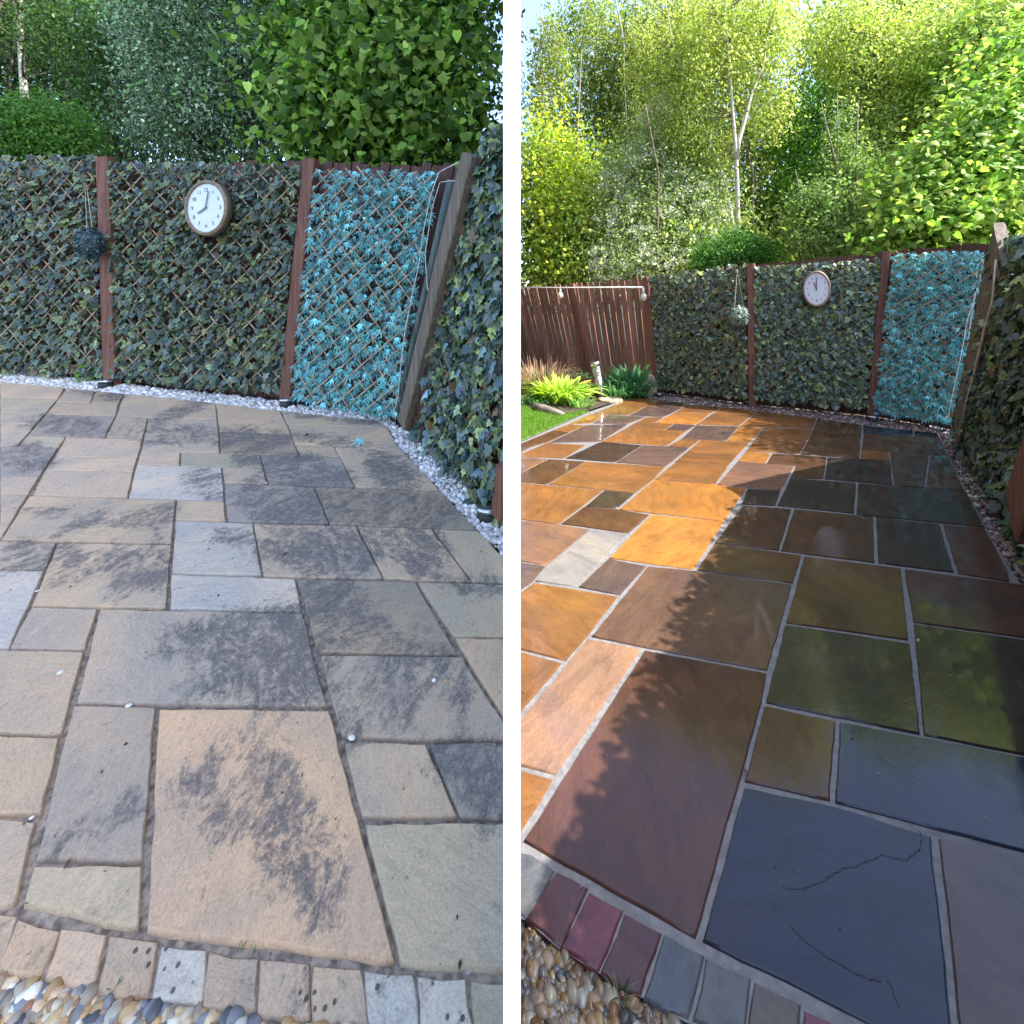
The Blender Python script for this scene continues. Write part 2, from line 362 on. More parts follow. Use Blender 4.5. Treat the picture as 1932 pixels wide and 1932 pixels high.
for tkn in '''L3 310 70 150 40 0 1|L3 1000 130 260 75 -15 1.1|L3 560 180 200 40 -25 .8|L3 480 430 160 130 0 1|L3 830 500 130 190 0 1|L3 1100 480 90 160 0 .7|L3 1450 990 300 150 5 1.25|L4 200 1100 420 350 0 1.2|L3 1430 1310 170 80 -20 1.2
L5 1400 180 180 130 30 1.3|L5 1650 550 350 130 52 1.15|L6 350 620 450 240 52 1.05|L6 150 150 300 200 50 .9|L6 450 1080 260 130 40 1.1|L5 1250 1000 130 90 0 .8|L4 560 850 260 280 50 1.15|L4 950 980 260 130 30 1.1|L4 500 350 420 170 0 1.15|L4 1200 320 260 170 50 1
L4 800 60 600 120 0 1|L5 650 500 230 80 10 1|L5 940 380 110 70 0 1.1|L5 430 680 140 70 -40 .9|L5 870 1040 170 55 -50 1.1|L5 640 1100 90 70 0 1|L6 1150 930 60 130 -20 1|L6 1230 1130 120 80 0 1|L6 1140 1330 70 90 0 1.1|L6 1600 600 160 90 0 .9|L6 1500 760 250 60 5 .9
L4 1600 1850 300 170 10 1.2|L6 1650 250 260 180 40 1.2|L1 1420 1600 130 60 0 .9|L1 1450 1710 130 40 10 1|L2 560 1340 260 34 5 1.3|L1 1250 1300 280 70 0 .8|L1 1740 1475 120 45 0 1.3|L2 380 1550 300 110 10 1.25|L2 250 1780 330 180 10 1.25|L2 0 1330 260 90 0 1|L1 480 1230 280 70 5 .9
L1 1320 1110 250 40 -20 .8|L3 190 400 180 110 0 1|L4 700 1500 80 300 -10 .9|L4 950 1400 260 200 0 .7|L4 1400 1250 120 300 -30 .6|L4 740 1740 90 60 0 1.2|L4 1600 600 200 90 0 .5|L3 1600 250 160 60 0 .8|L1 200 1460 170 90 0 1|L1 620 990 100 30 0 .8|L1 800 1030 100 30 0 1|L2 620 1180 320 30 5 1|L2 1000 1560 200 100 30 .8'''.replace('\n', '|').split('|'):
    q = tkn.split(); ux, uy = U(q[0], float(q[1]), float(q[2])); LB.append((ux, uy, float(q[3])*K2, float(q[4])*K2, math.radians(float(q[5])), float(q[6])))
cL = dict(g=(.50,.43,.375), b=(.56,.455,.365), p=(.58,.475,.395), w=(.62,.57,.54), d=(.38,.35,.345), o=(.50,.445,.365), k=(.40,.34,.28), n=(.70,.51,.375), s=(.62,.60,.57))
pv = Paver('L', LB)
cL = {k: (c[0]*1.22, c[1]*1.10, c[2]*.96) for k, c in cL.items()}
for ln in '''b L1 0,925 455,965 415,1040 0,1033|o L1 0,1035 415,1040 320,1150 0,1145|b L1 470,967 672,988 637,1070 392,1066|k L1 672,988 875,1008 838,1075 637,1070|b L1 392,1066 838,1075 815,1165 325,1152
b L1 875,1008 1515,1073 1530,1192 815,1165|g L1 0,1145 320,1152 255,1222 0,1218|d L1 325,1152 815,1165 740,1312 190,1303|g L1 0,1218 255,1222 125,1378 0,1376|o L1 190,1303 465,1312 415,1385 125,1380|d L1 0,1378 415,1385 280,1590 0,1585
p L1 465,1312 1005,1330 970,1455 385,1450|p L1 385,1450 968,1457 940,1560 318,1543|b L1 815,1165 1042,1180 1005,1330 740,1312|g L1 1042,1180 1530,1192 1548,1428 990,1410|p L1 990,1410 1268,1418 1265,1515 960,1505|o L1 1268,1418 1830,1440 1852,1533 1265,1515
p L1 318,1543 940,1560 900,1740 225,1722|p L1 0,1585 280,1590 200,1720 0,1715|p L1 0,1715 200,1720 120,1850 0,2040|b L1 205,1722 1240,1752 L3 1212,305 0,280|w L1 960,1505 1560,1525 1580,1760 900,1740|g L1 1560,1525 1852,1533 1885,1640 1575,1635
d L2 70,1440 640,1460 740,1662 130,1645|p L1 1240,1752 1580,1765 1592,1905 1228,1895|d L1 1575,1637 L2 450,1662 L4 560,165 L3 1597,150|b L1 1515,1075 L2 215,1130 290,1290 L1 1540,1272|k L1 1540,1272 L2 290,1290 352,1445 L1 1548,1428|o L2 215,1130 905,1200 965,1245 262,1225
b L2 262,1225 965,1245 1050,1388 315,1365|b L2 315,1365 585,1375 640,1455 352,1445|b L2 585,1375 1050,1388 1340,1690 740,1662|k L2 450,1662 1340,1690 L4 1605,212 560,168|w L3 1228,138 1780,160 1845,528 1205,515|g L4 20,160 748,180 940,550 90,535|b L4 748,180 1280,200 1560,575 940,550
o L4 1280,200 1605,212 1815,430 1815,587 1560,575|g L3 -60,280 405,298 320,490 -60,485|w L3 -60,485 320,490 70,1043 -60,1043|b L3 405,298 1212,310 1170,760 215,742|w L3 1195,515 L4 320,548 375,782 L3 1190,765|k L4 320,548 1165,570 1470,1090 480,1070|o L4 1165,570 1815,588 1815,965 1425,960
b L4 1425,960 1815,965 1815,1580|g L4 480,1080 1490,1092 1815,1590 1815,1692 645,1665|g L3 215,745 695,757 600,1055 60,1045|b L3 -60,1043 600,1055 440,1645 -60,1640|g L3 700,757 L4 375,790 550,1450 L3 530,1425|b L3 -60,1640 430,1655 L5 300,465 -60,460|g L3 510,1430 1105,1445 L5 1010,790 240,780
g L5 -60,470 270,495 120,1080 -60,1130|o L5 225,800 1015,800 985,1275 150,1100|n L3 1112,1455 L4 560,1465 L6 770,480 1035,1502 L5 1020,1278|b L4 650,1685 1240,1700 L6 1470,478 780,475|d L4 1245,1700 1815,1710 L6 1815,490 1470,478|o L6 790,505 1815,502 1815,1575 1050,1508'''.replace('\n', '|').split('|'):
    k, r = ln.split(' ', 1); pv.slab(poly('L', r), cL[k], .0032)
for k, r in [('b','L5 -140,1100 105,1165 -10,1510 -150,1480'),('b','L5 125,1175 410,1268 270,1560 0,1500'),('p','L5 430,1245 735,1298 655,1628 340,1560'),('b','L5 770,1290 1095,1350 1032,1692 700,1645'),('s','L5 1135,1365 1435,1405 1410,1745 1085,1720'),('b','L5 1475,1400 1805,1460 1790,1808 1445,1765'),
             ('p','L6 72,1465 408,1500 410,1850 65,1830'),('b','L6 452,1503 768,1538 822,1900 460,1870'),('s','L6 812,1538 1135,1572 1172,1930 850,1900'),('s','L6 1182,1578 1505,1602 1565,1960 1215,1940'),('o','L6 1555,1608 1840,1630 1840,1970 1610,1960')]:
    pv.slab(poly('L', r), cL[k], -.002, base=.12, spots=1, dz=-.006, rnd_=.004, tilt=.01)
pv.build('patio_paving_left', M['slab_dry'])
OUTL = 'L5 -260,1060 -60,1480 280,1570 650,1640 1035,1702 1420,1755 1790,1815 L6 65,1850 460,1890 850,1920 1215,1955 1840,1990 1840,400 L4 1840,450 1605,206 L2 1345,1685 1055,1388 970,1245 905,1196 L1 1932,1113 1515,1071 875,1004 455,963 0,922 -260,905'
sheet('joint_bed_left', poly('L', OUTL), -.013, M['mortar_dry'])

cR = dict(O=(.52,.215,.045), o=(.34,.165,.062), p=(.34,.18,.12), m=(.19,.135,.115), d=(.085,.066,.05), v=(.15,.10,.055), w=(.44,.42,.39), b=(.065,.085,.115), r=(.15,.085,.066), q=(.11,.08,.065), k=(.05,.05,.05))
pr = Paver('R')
cR = {k: tuple(c*.42 for c in v) for k, v in cR.items()}; cR["v"] = (.095,.048,.024); cR['r'] = (.090,.042,.031); cR['b'] = (.024,.026,.050); cR['w'] = (.24,.225,.21); cR['p'] = (.19,.105,.07); cR['m'] = (.105,.07,.06); cR['P'] = (.24,.145,.10); cR['h'] = (.125,.072,.05); cR['k'] = (.042,.030,.026); cR['d'] = (.046,.032,.024); cR = {k: tuple(c*.9 for c in v) for k, v in cR.items()}; cR['O'] = (.30,.135,.034); cR['o'] = (.20,.092,.032)  # fence shade, sunlight and reflected sky blue are put into these slab colours
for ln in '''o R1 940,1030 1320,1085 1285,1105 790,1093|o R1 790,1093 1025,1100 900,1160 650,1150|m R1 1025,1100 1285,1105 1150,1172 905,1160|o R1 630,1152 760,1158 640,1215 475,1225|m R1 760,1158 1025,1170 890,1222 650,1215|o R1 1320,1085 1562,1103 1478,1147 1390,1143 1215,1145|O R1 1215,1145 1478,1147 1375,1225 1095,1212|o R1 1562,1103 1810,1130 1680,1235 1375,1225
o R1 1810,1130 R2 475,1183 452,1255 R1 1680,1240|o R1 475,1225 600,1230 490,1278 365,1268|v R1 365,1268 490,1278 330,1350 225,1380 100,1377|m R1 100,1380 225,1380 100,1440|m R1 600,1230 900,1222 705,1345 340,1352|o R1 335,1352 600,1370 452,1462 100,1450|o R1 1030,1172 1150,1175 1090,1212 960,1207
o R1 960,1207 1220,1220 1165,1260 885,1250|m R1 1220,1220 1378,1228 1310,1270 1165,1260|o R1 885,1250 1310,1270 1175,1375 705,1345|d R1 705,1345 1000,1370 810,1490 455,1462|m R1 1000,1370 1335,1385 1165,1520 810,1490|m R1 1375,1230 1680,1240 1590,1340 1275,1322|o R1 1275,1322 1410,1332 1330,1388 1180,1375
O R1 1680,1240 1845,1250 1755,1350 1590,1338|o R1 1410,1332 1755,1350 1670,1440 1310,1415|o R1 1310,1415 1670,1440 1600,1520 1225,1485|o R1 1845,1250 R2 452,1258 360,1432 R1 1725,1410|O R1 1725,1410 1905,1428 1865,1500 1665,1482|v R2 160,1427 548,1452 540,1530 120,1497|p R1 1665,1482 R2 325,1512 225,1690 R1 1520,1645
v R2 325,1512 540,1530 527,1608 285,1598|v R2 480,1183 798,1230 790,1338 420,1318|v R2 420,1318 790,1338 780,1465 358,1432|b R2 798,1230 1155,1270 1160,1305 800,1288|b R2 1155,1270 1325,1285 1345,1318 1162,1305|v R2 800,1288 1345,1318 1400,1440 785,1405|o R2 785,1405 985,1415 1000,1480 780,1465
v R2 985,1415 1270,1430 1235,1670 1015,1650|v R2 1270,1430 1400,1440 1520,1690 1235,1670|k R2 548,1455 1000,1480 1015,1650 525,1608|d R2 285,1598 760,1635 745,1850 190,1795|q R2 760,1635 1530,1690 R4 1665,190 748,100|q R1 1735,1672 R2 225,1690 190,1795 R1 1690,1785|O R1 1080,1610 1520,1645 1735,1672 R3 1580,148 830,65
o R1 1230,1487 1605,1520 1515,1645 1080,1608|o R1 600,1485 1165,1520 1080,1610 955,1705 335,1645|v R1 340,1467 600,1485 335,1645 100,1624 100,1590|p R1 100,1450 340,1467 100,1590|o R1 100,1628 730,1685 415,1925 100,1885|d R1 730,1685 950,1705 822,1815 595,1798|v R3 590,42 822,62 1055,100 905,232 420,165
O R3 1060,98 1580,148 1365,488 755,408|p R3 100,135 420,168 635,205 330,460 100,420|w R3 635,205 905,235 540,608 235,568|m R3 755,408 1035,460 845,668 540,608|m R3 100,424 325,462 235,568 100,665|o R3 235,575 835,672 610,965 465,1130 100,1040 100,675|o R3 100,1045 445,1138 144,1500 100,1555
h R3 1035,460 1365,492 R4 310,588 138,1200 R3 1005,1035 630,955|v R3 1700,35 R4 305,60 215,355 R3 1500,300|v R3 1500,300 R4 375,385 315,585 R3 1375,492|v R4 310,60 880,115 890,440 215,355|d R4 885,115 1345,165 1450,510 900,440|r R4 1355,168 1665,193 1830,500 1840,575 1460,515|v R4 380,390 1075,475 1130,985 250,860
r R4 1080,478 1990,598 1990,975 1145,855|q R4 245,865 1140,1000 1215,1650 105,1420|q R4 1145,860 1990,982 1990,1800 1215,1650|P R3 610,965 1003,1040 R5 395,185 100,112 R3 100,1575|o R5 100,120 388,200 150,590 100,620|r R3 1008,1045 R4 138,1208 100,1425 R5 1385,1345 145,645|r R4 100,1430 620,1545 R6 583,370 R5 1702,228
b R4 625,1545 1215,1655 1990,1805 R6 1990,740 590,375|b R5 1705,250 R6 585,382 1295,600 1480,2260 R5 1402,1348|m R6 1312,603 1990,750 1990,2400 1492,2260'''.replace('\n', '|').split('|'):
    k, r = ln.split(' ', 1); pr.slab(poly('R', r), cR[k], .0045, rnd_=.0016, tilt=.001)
cS = dict(g=(.095,.105,.115), m=(.095,.043,.043), r=(.14,.045,.06), t=(.11,.09,.07))
for k, r in [('g','R5 100,700 208,745 370,850 190,1165 60,1080'),('m','R5 402,868 605,975 425,1360 192,1182'),('r','R5 632,1012 852,1130 682,1528 438,1385'),('m','R5 880,1162 1122,1290 978,1700 718,1560'),('g','R5 1163,1310 1422,1445 1312,1850 1022,1735'),('g','R5 1458,1482 1748,1608 1700,2010 1368,1880'),
             ('t','R6 52,1648 348,1790 300,2160 -5,2020'),('r','R6 405,1850 705,2000 660,2330 350,2180')]:
    pr.slab(poly('R', r), cS[k], -.002, dz=-.001, rnd_=.003, tilt=.008)
pr.build('patio_paving_right', M['slab_wet'])
OUTR = 'R5 60,1150 190,1185 400,1372 680,1545 975,1712 1310,1900 R6 0,2060 660,2360 1480,2900 2050,3200 2050,700 R4 2050,800 1835,470 1668,190 R2 1535,1690 1405,1440 1330,1283 1155,1266 800,1226 475,1178 R1 1810,1126 1562,1100 1300,1079 940,1028 620,1135 370,1245 144,1345 60,1390'
sheet('joint_bed_right', poly('R', OUTR), -.006, M['mortar_wet'])
# cracks in the two broken slabs: thin open lips
mb = MB()
for r in ['R4 885,970 862,1030 840,1120 862,1190 885,1290 880,1400 910,1480','R4 960,1390 985,1430 1000,1480 1008,1590','R4 1020,1235 1150,1238 1165,1330','R6 1190,565 1215,640 1190,715 1140,750 1100,775 1040,770','R6 1040,770 940,745 870,770 740,825 660,840 580,890 450,960 330,990 230,965','R6 182,1000 178,1130','R6 285,1225 340,1300 420,1370 560,1470 700,1550 830,1610 930,1632','R6 970,1620 1000,1650 1015,1700 1050,1812','R4 1160,850 1165,870']:
    P = poly('R', r); Q = []
    for a, b in zip(P, P[1:]):
        for j in range(5): Q.append(a.lerp(b, j/5)+Vector((random.uniform(-1, 1), random.uniform(-1, 1), 0))*.0022)
    Q.append(P[-1])
    for i in range(len(Q)-1):
        d = (Q[i+1]-Q[i]); n_ = Vector((-d.y, d.x, 0)).normalized(); wa = .0003+.0006*abs(math.sin(i*.9)); wb = .0003+.0006*abs(math.sin((i+1)*.9)); z = Vector((0, 0, .0018))
        mb.add([Q[i]-n_*wa+z, Q[i+1]-n_*wb+z, Q[i+1]+n_*wb+z, Q[i]+n_*wa+z], [(0,1,2,3)])
mb.build('slab_cracks', M['black'])['kind'] = 'structure'
def litter(name, s, P3, n, size, pal):
    xy = rand_in(P3, n); z = np.array([gz(s, x, y) for x, y in xy])+.004; nn = np.c_[rng.normal(0, .35, n), rng.normal(0, .35, n), np.ones(n)]; a = rng.uniform(0, 6.28, n)
    pal = np.array(pal); c = pal[rng.integers(0, len(pal), n)]; sc = size*np.exp(rng.normal(-.2, .5, n))
    o = link(name, scatter(OVAL[0], OVAL[1], np.c_[xy, z], rot_from(nn, np.c_[np.cos(a), np.sin(a), np.zeros(n)]), np.c_[sc, sc, sc], c), M['petal']); o['kind'] = 'stuff'
# lawn and flower-bed soil on the right
sheet('lawn', poly('R', 'R1 60,1058 144,1062 230,1130 430,1152 630,1128 370,1242 144,1342 60,1385'), -.004, M['lawn'])
sheet('flower_bed', poly('R', 'R1 60,850 1060,940 1060,1010 1000,1022 940,1026 630,1126 430,1148 230,1126 144,1058 60,1054'), .004, M['soil'])
def rand_in(P3, n, r=rng):
    P = [(p.x, p.y) for p in P3]; xs = [p[0] for p in P]; ys = [p[1] for p in P]; out = []
    while len(out) < n:
        x = r.uniform(min(xs), max(xs)); y = r.uniform(min(ys), max(ys))
        if inside(P, x, y): out.append((x, y))
    return np.array(out)
def blades(name, P3, s, n, h, wd, col, mat, var=.25, lean=.5, size=None, kind='stuff', z0=0):
    xy = rand_in(P3, n); z = np.array([gz(s, x, y) for x, y in xy])+z0; pos = np.c_[xy, z]
    tv = [(-.5, 0, 0), (.5, 0, 0), (.28, .55, .06), (-.28, .55, .06), (0, 1, .28)]; tt = [(0,1,2),(0,2,3),(3,2,4)]
    a = rng.uniform(0, 2*math.pi, n); N_ = np.c_[np.cos(a), np.sin(a), rng.uniform(-.2, .6, n)]; up = np.c_[rng.normal(0, lean, n), rng.normal(0, lean, n), np.ones(n)]
    R = rot_from(N_, up); hh = h*rng.uniform(.5, 1.2, n); sc = np.c_[np.full(n, wd), hh, hh]
    c = np.array(col)[None]*rng.uniform(1-var, 1+var, (n, 1))*rng.uniform(.9, 1.1, (n, 3))
    o = link(name, scatter(tv, tt, pos, R, sc, c), mat); o['kind'] = kind; return o
blades('lawn_grass', poly('R', 'R1 60,1062 144,1066 230,1134 430,1156 630,1130 370,1240 144,1340 60,1380'), 'R', 9000, .035, .006, (.16, .30, .045), M['leaf'])
# ------------------------------------------------------------------ pebbles
def ico(sub):
    import bmesh
    b = bmesh.new(); bmesh.ops.create_icosphere(b, subdivisions=sub, radius=1); v = [tuple(x.co) for x in b.verts]; f = [tuple(x.index for x in y.verts) for y in b.faces]; b.free(); return v, f
def pebbles(name, s, P3, n, size, pal, mat, sub=1, z0=-.02, layers=2, kind='stuff'):
    v, f = ico(sub); xy = rand_in(P3, n)
    sz = size*np.clip(np.exp(rng.normal(-.12, .34, n)), .35, 1.7); sc = np.c_[sz, sz*rng.uniform(.62, .95, n), sz*rng.uniform(.45, .75, n)]*.5
    lay = rng.integers(0, layers, n); z = np.array([gz(s, x, y) for x, y in xy])+z0+lay*size*.28+sc[:, 2]*.7
    nn = np.c_[rng.normal(0, .35, n), rng.normal(0, .35, n), np.ones(n)]; a = rng.uniform(0, 6.28, n)
    R = rot_from(nn, np.c_[np.cos(a), np.sin(a), np.zeros(n)])
    pal = np.array(pal); c = pal[rng.integers(0, len(pal), n)]*rng.uniform(.75, 1.2, (n, 1))
    V0 = np.asarray(v); VV = []
    for q in range(6):
        a1, a2, a3 = rng.uniform(0, 6, 3); X = V0*(1+.16*np.sin(V0[:, [1, 2, 0]]*2.6+a1)+.10*np.sin(V0[:, [2, 0, 1]]*5+a2))
        X[:, 0] += .12*X[:, 1]*math.sin(a3); dn = rng.normal(0, 1, 3); dn /= np.linalg.norm(dn); h = X@dn; X = X-np.outer(np.maximum(0, h-.62), dn)*.8; VV.append(X)
    V = np.array(VV)[rng.integers(0, 6, n)]
    o = link(name, scatter(V, f, np.c_[xy, z], R, sc, c, smooth=True), mat); o['kind'] = kind; return o
WH = [(.80,.74,.72),(.88,.84,.82),(.72,.65,.63),(.84,.74,.71),(.58,.54,.54),(.90,.88,.86)]
MX = [(.56,.50,.38),(.42,.25,.11),(.20,.20,.22),(.66,.63,.56),(.48,.33,.16),(.10,.11,.12),(.58,.42,.27),(.32,.26,.20),(.46,.40,.30),(.28,.15,.08)]
MR = [(.20,.12,.09),(.28,.20,.17),(.10,.09,.10),(.42,.37,.35),(.16,.09,.07),(.24,.18,.18),(.07,.06,.06)]
pebbles('gravel_strip_left', 'L', poly('L', 'L1 -60,840 121,845 600,890 850,930 1500,995 1932,1040 L2 230,1065 700,1105 950,1150 1060,1230 1200,1300 1500,1570 1640,1720 1840,1890 L4 1840,400 1605,200 L2 1350,1680 1060,1385 985,1250 905,1198 L1 1932,1115 1515,1073 875,1008 455,965 -60,922'), 8500, .027, WH, M['pebble'], 1, z0=-.028)
pebbles('gravel_strip_right', 'R', poly('R', 'R1 1000,1018 1140,1003 1300,1015 1745,1065 R2 50,1075 830,1165 1300,1225 1450,1255 1510,1320 1813,1800 R4 1960,330 1960,720 1840,460 1670,190 R2 1538,1690 1408,1440 1332,1284 1155,1266 800,1226 475,1178 R1 1810,1126 1562,1100 1300,1079 1040,1034'), 10500, .029, MR, M['pebble_wet'], 1, z0=-.028)
pebbles('gravel_border_left', 'L', poly('L', 'L5 -120,1530 -40,1550 280,1615 650,1690 1035,1752 1420,1800 1790,1855 L6 65,1890 460,1900 850,1935 850,2100 L5 1000,2100 -200,2100'), 3400, .019, MX, M['pebble'], 2, z0=-.03, layers=3)
pebbles('gravel_border_right', 'R', poly('R', 'R5 60,1150 190,1195 400,1382 680,1560 975,1725 1310,1910 R6 0,2080 R5 1700,2300 60,2300'), 5200, .019, [tuple(c*.42 for c in q) for q in MX], M['pebble_wet'], 2, z0=-.032, layers=3)  # pebble tones darkened for the shade over this wet border
pebbles('gravel_border_left', 'L', pg('L', [(-.02, -1.2), (-.02, .62), (-.95, .66), (-1.25, 1.02), (-4.15, 3.62), (-6.5, 3.7), (-6.5, -1.2)]), 16000, .034, MX, M['pebble'], 1, z0=-.03)
pebbles('gravel_border_right', 'R', pg('R', [(.02, -1.2), (.02, .66), (.5, .60), (.95, .60), (1.0, .80), (2.45, 2.02), (2.62, 2.20), (1.12, .33), (1.0, .1), (1.0, -1.2)]), 6000, .032, [tuple(c*.5 for c in q) for q in MX], M['pebble_wet'], 1, z0=-.03)
litter('leaf_litter_left', 'L', poly('L', OUTL), 900, .007, [(.10,.07,.05),(.20,.15,.10),(.05,.04,.035),(.42,.38,.33),(.28,.20,.10)])
litter('leaf_litter_right', 'R', poly('R', OUTR), 260, .006, [(.10,.07,.05),(.30,.26,.2),(.45,.42,.38),(.12,.14,.05)])
# ------------------------------------------------------------------ added partition, invented to keep sun off the left terrace
ws = empty('added_partition', (0, .40, 0), 'tall thin white added partition that keeps the sun off the dull patio', 'partition')
Y0 = .40; TW = 32/F*Y0
mb = MB(); mb.bar((0, Y0, -1.2), (0, Y0, 13), TW, .016, (1, 0, 0)); mb.build('edge_strip', M['white'], ws)
for nm, mt, sx in (('board_panel', 'screen', -1), ('bounce_stop_panel', 'bounce_stop', 1)):
    mb = MB(); k = 0; y = Y0+.009
    while y < 16:
        h = min(1.2, 16-y); mb.bar((sx*TW*.21, y+h/2, -1.2), (sx*TW*.21, y+h/2, 13-.02*(k % 2)), TW*.38-.001*(k % 2), h, (1, 0, 0)); y += h; k += 1
    mb.build(nm, M[mt], ws)
# ------------------------------------------------------------------ fences
def lerp(a, b, t): return a+(b-a)*t
def boards(mb, bl, br, tl, tr, n, gap, off, plane, jit=.02, tone=.2, th=.018, stagger=.008):
    for i in range(n):
        a = i/n; b = (i+1)/n; mid = (a+b)/2
        B = lerp(bl, br, mid); T = lerp(tl, tr, mid); wd = (lerp(bl, br, b)-lerp(bl, br, a)).length
        c = 1+random.uniform(-tone, tone); mb.col = (c, c*random.uniform(.94, 1.04), c*random.uniform(.92, 1.04))
        T = T+(T-B).normalized()*random.uniform(-jit, jit); o = plane.n*(off+stagger*(i % 2))
        mb.bar(B+o, T+o, max(.01, wd-gap*random.uniform(.3, 1.6)), th, plane.d)
    mb.col = (1, 1, 1)
def post(parent, plane, bot, top, wpx, name='post', mat='post', off=-.04, depth=.07, cap=0):
    B = plane.at(*bot, off); T = plane.at(*top, off); ww = (plane.at(bot[0]+wpx/2, bot[1], off)-plane.at(bot[0]-wpx/2, bot[1], off)).length
    mb = MB(); n = 7; rings = []
    d = (T-B).normalized(); x = (plane.d-d*plane.d.dot(d)).normalized(); y = d.cross(x)
    for i in range(n+1):
        P = B.lerp(T, i/n)+x*random.uniform(-.003, .003); k = 1+random.uniform(-.03, .03); bv = .006
        rings.append([P+x*(ww/2*k*a)+y*(depth/2*b_) for a, b_ in ((-1, -.8), (-.86, -1), (.86, -1), (1, -.8), (1, .8), (.86, 1), (-.86, 1), (-1, .8))])
    vs_ = [v for r in rings for v in r]; fs = [tuple(range(7, -1, -1)), tuple(range(n*8, n*8+8))]
    for i in range(n):
        for k in range(8): fs.append((i*8+k, i*8+(k+1) % 8, (i+1)*8+(k+1) % 8, (i+1)*8+k))
    mb.add(vs_, fs); return mb.build(name, M[mat], parent)
def lattice(mb, Q, n1, n2, wd, plane, off, jit=.3, sl=1.0):
    """Q = bl, br, tl, tr ; diagonal slats both ways clipped to the panel"""
    bl, br, tl, tr = Q
    def pt(u, v): return lerp(lerp(bl, br, u), lerp(tl, tr, u), v)
    Wd = (br-bl).length; Hh = (tl-bl).length; asp = Hh/Wd
    for sgn, nn, oo in ((1, n1, 0), (-1, n2, .006)):
        span = 1+asp*sl
        for i in range(nn):
            c = (i+random.uniform(-jit, jit)*.6)/nn*span-asp*sl*(1 if sgn > 0 else 0)
            # line u = c + sgn*v*asp*sl
            v0, v1 = 0, 1; m_ = sgn*asp*sl
            lo = (0-c)/m_; hi = (1-c)/m_
            if lo > hi: lo, hi = hi, lo
            v0 = max(0, lo)-.0; v1 = min(1, hi)+.0
            if v1-v0 < .04: continue
            if v1 > .985: v1 += random.uniform(-.01, .03)
            A = pt(c+m_*v0, v0); B = pt(c+m_*v1, v1); o = plane.n*(off-oo)
            k = random.uniform(.7, 1.25); mb.col = (k, k, k); mb.bar(A+o, B+o, wd*random.uniform(.7, 1.2), .005, plane.d)
def ivy_leaves(Q, n, size, plane, off, pal, edge, tmpl=IVY, fall=.25, thick=.07, holes=.0, topout=.03, rowness=0, norm_up=.35, clump=0):
    bl, br, tl, tr = [np.array(q) for q in Q]
    u = rng.uniform(-.01, 1.01, n); v = rng.uniform(.0, 1+topout, n)
    if clump:
        k = int(n*clump); cc = rng.integers(0, n, k); u[:k] = u[cc]+rng.normal(0, .02, k); v[:k] = v[cc]+rng.normal(0, .02, k)
    pos = (bl+(br-bl)*u[:, None])*(1-v[:, None])+(tl+(tr-tl)*u[:, None])*v[:, None]
    nrm = np.array(plane.n); nrm = nrm*(-1 if off < 0 else 1)
    dep = rng.uniform(0, 1, n)
    pos = pos+nrm[None]*(abs(off)+dep[:, None]*thick)
    N_ = nrm[None]+rng.normal(0, .42, (n, 3)); N_[:, 2] += norm_up
    up = np.c_[rng.normal(0, fall*1.6, n), rng.normal(0, fall, n), np.ones(n)]
    R = rot_from(N_, up); pal = np.array(pal); c = pal[rng.integers(0, len(pal), n)]*rng.uniform(.7, 1.25, (n, 1))
    ed = np.array(edge); e = ed[rng.integers(0, len(ed), n)]*rng.uniform(.7, 1.3, (n, 1))
    b_ = np.exp(rng.normal(-.12, .42, (n, 1))); c = c*b_; e = e*b_
    dead = rng.uniform(0, 1, n) < .02; c[dead] = (.16, .09, .045); e[dead] = (.20, .12, .06)
    sz = size*rng.uniform(.5, 1.2, n); scl = np.c_[sz*rng.uniform(.8, 1.1, n), sz, sz*rng.uniform(-.8, 2.6, n)]
    return scatter(tmpl[0], tmpl[1], pos, R, scl, c, tmpl[2], e)
IVC = [(.09,.15,.14),(.07,.13,.10),(.13,.19,.19),(.05,.10,.06),(.16,.23,.26),(.07,.15,.06)]
IVE = [(.17,.25,.17),(.26,.34,.11),(.11,.18,.13),(.16,.23,.20),(.40,.46,.14),(.08,.13,.08)]
BLC = [(.13,.48,.56),(.09,.36,.40),(.17,.56,.66),(.04,.16,.15),(.06,.26,.20),(.20,.48,.64),(.05,.20,.18)]
BLE = [(.26,.70,.76),(.18,.56,.56),(.14,.46,.42)]
DKC = [(.11,.17,.20),(.07,.14,.12),(.15,.22,.29),(.06,.11,.08),(.19,.26,.36)]
DKE = [(.11,.18,.14),(.22,.30,.10),(.13,.20,.22),(.34,.42,.12),(.08,.13,.07)]
def screen(label, side_plane, px, n, lat, off=.05, size=.056, tmpl=IVY, C=IVC, E=IVE, wd=.009, latmat='lattice', thick=.06, latoff=.040, k=.62, **kw):
    C = [tuple(c*k for c in q) for q in C]; E = [tuple(c*k for c in q) for q in E]
    """px = pixel corners BL BR TL TR in the fence plane"""
    Q = [side_plane.at(*q, off) for q in px]; fr = -1 if side_plane.n.dot(Vector((0, 0, CZ))-Q[0]) < 0 else 1
    side_plane.n = side_plane.n*fr
    r = empty('ivy_trellis_screen', (Q[0]+Q[1])/2, label, 'trellis screen')
    mb = MB(); lattice(mb, Q, lat, lat, wd, side_plane, latoff); mb.build('lattice', M[latmat], r)
    link('leaves', ivy_leaves(Q, n, size, side_plane, .004, C, E, tmpl, thick=thick, **kw), M['ivy'], r); return r, Q
def facing(pl):
    if pl.n.dot(Vector((0, 0, CZ))-pl.A) < 0: pl.n = -pl.n
    return pl
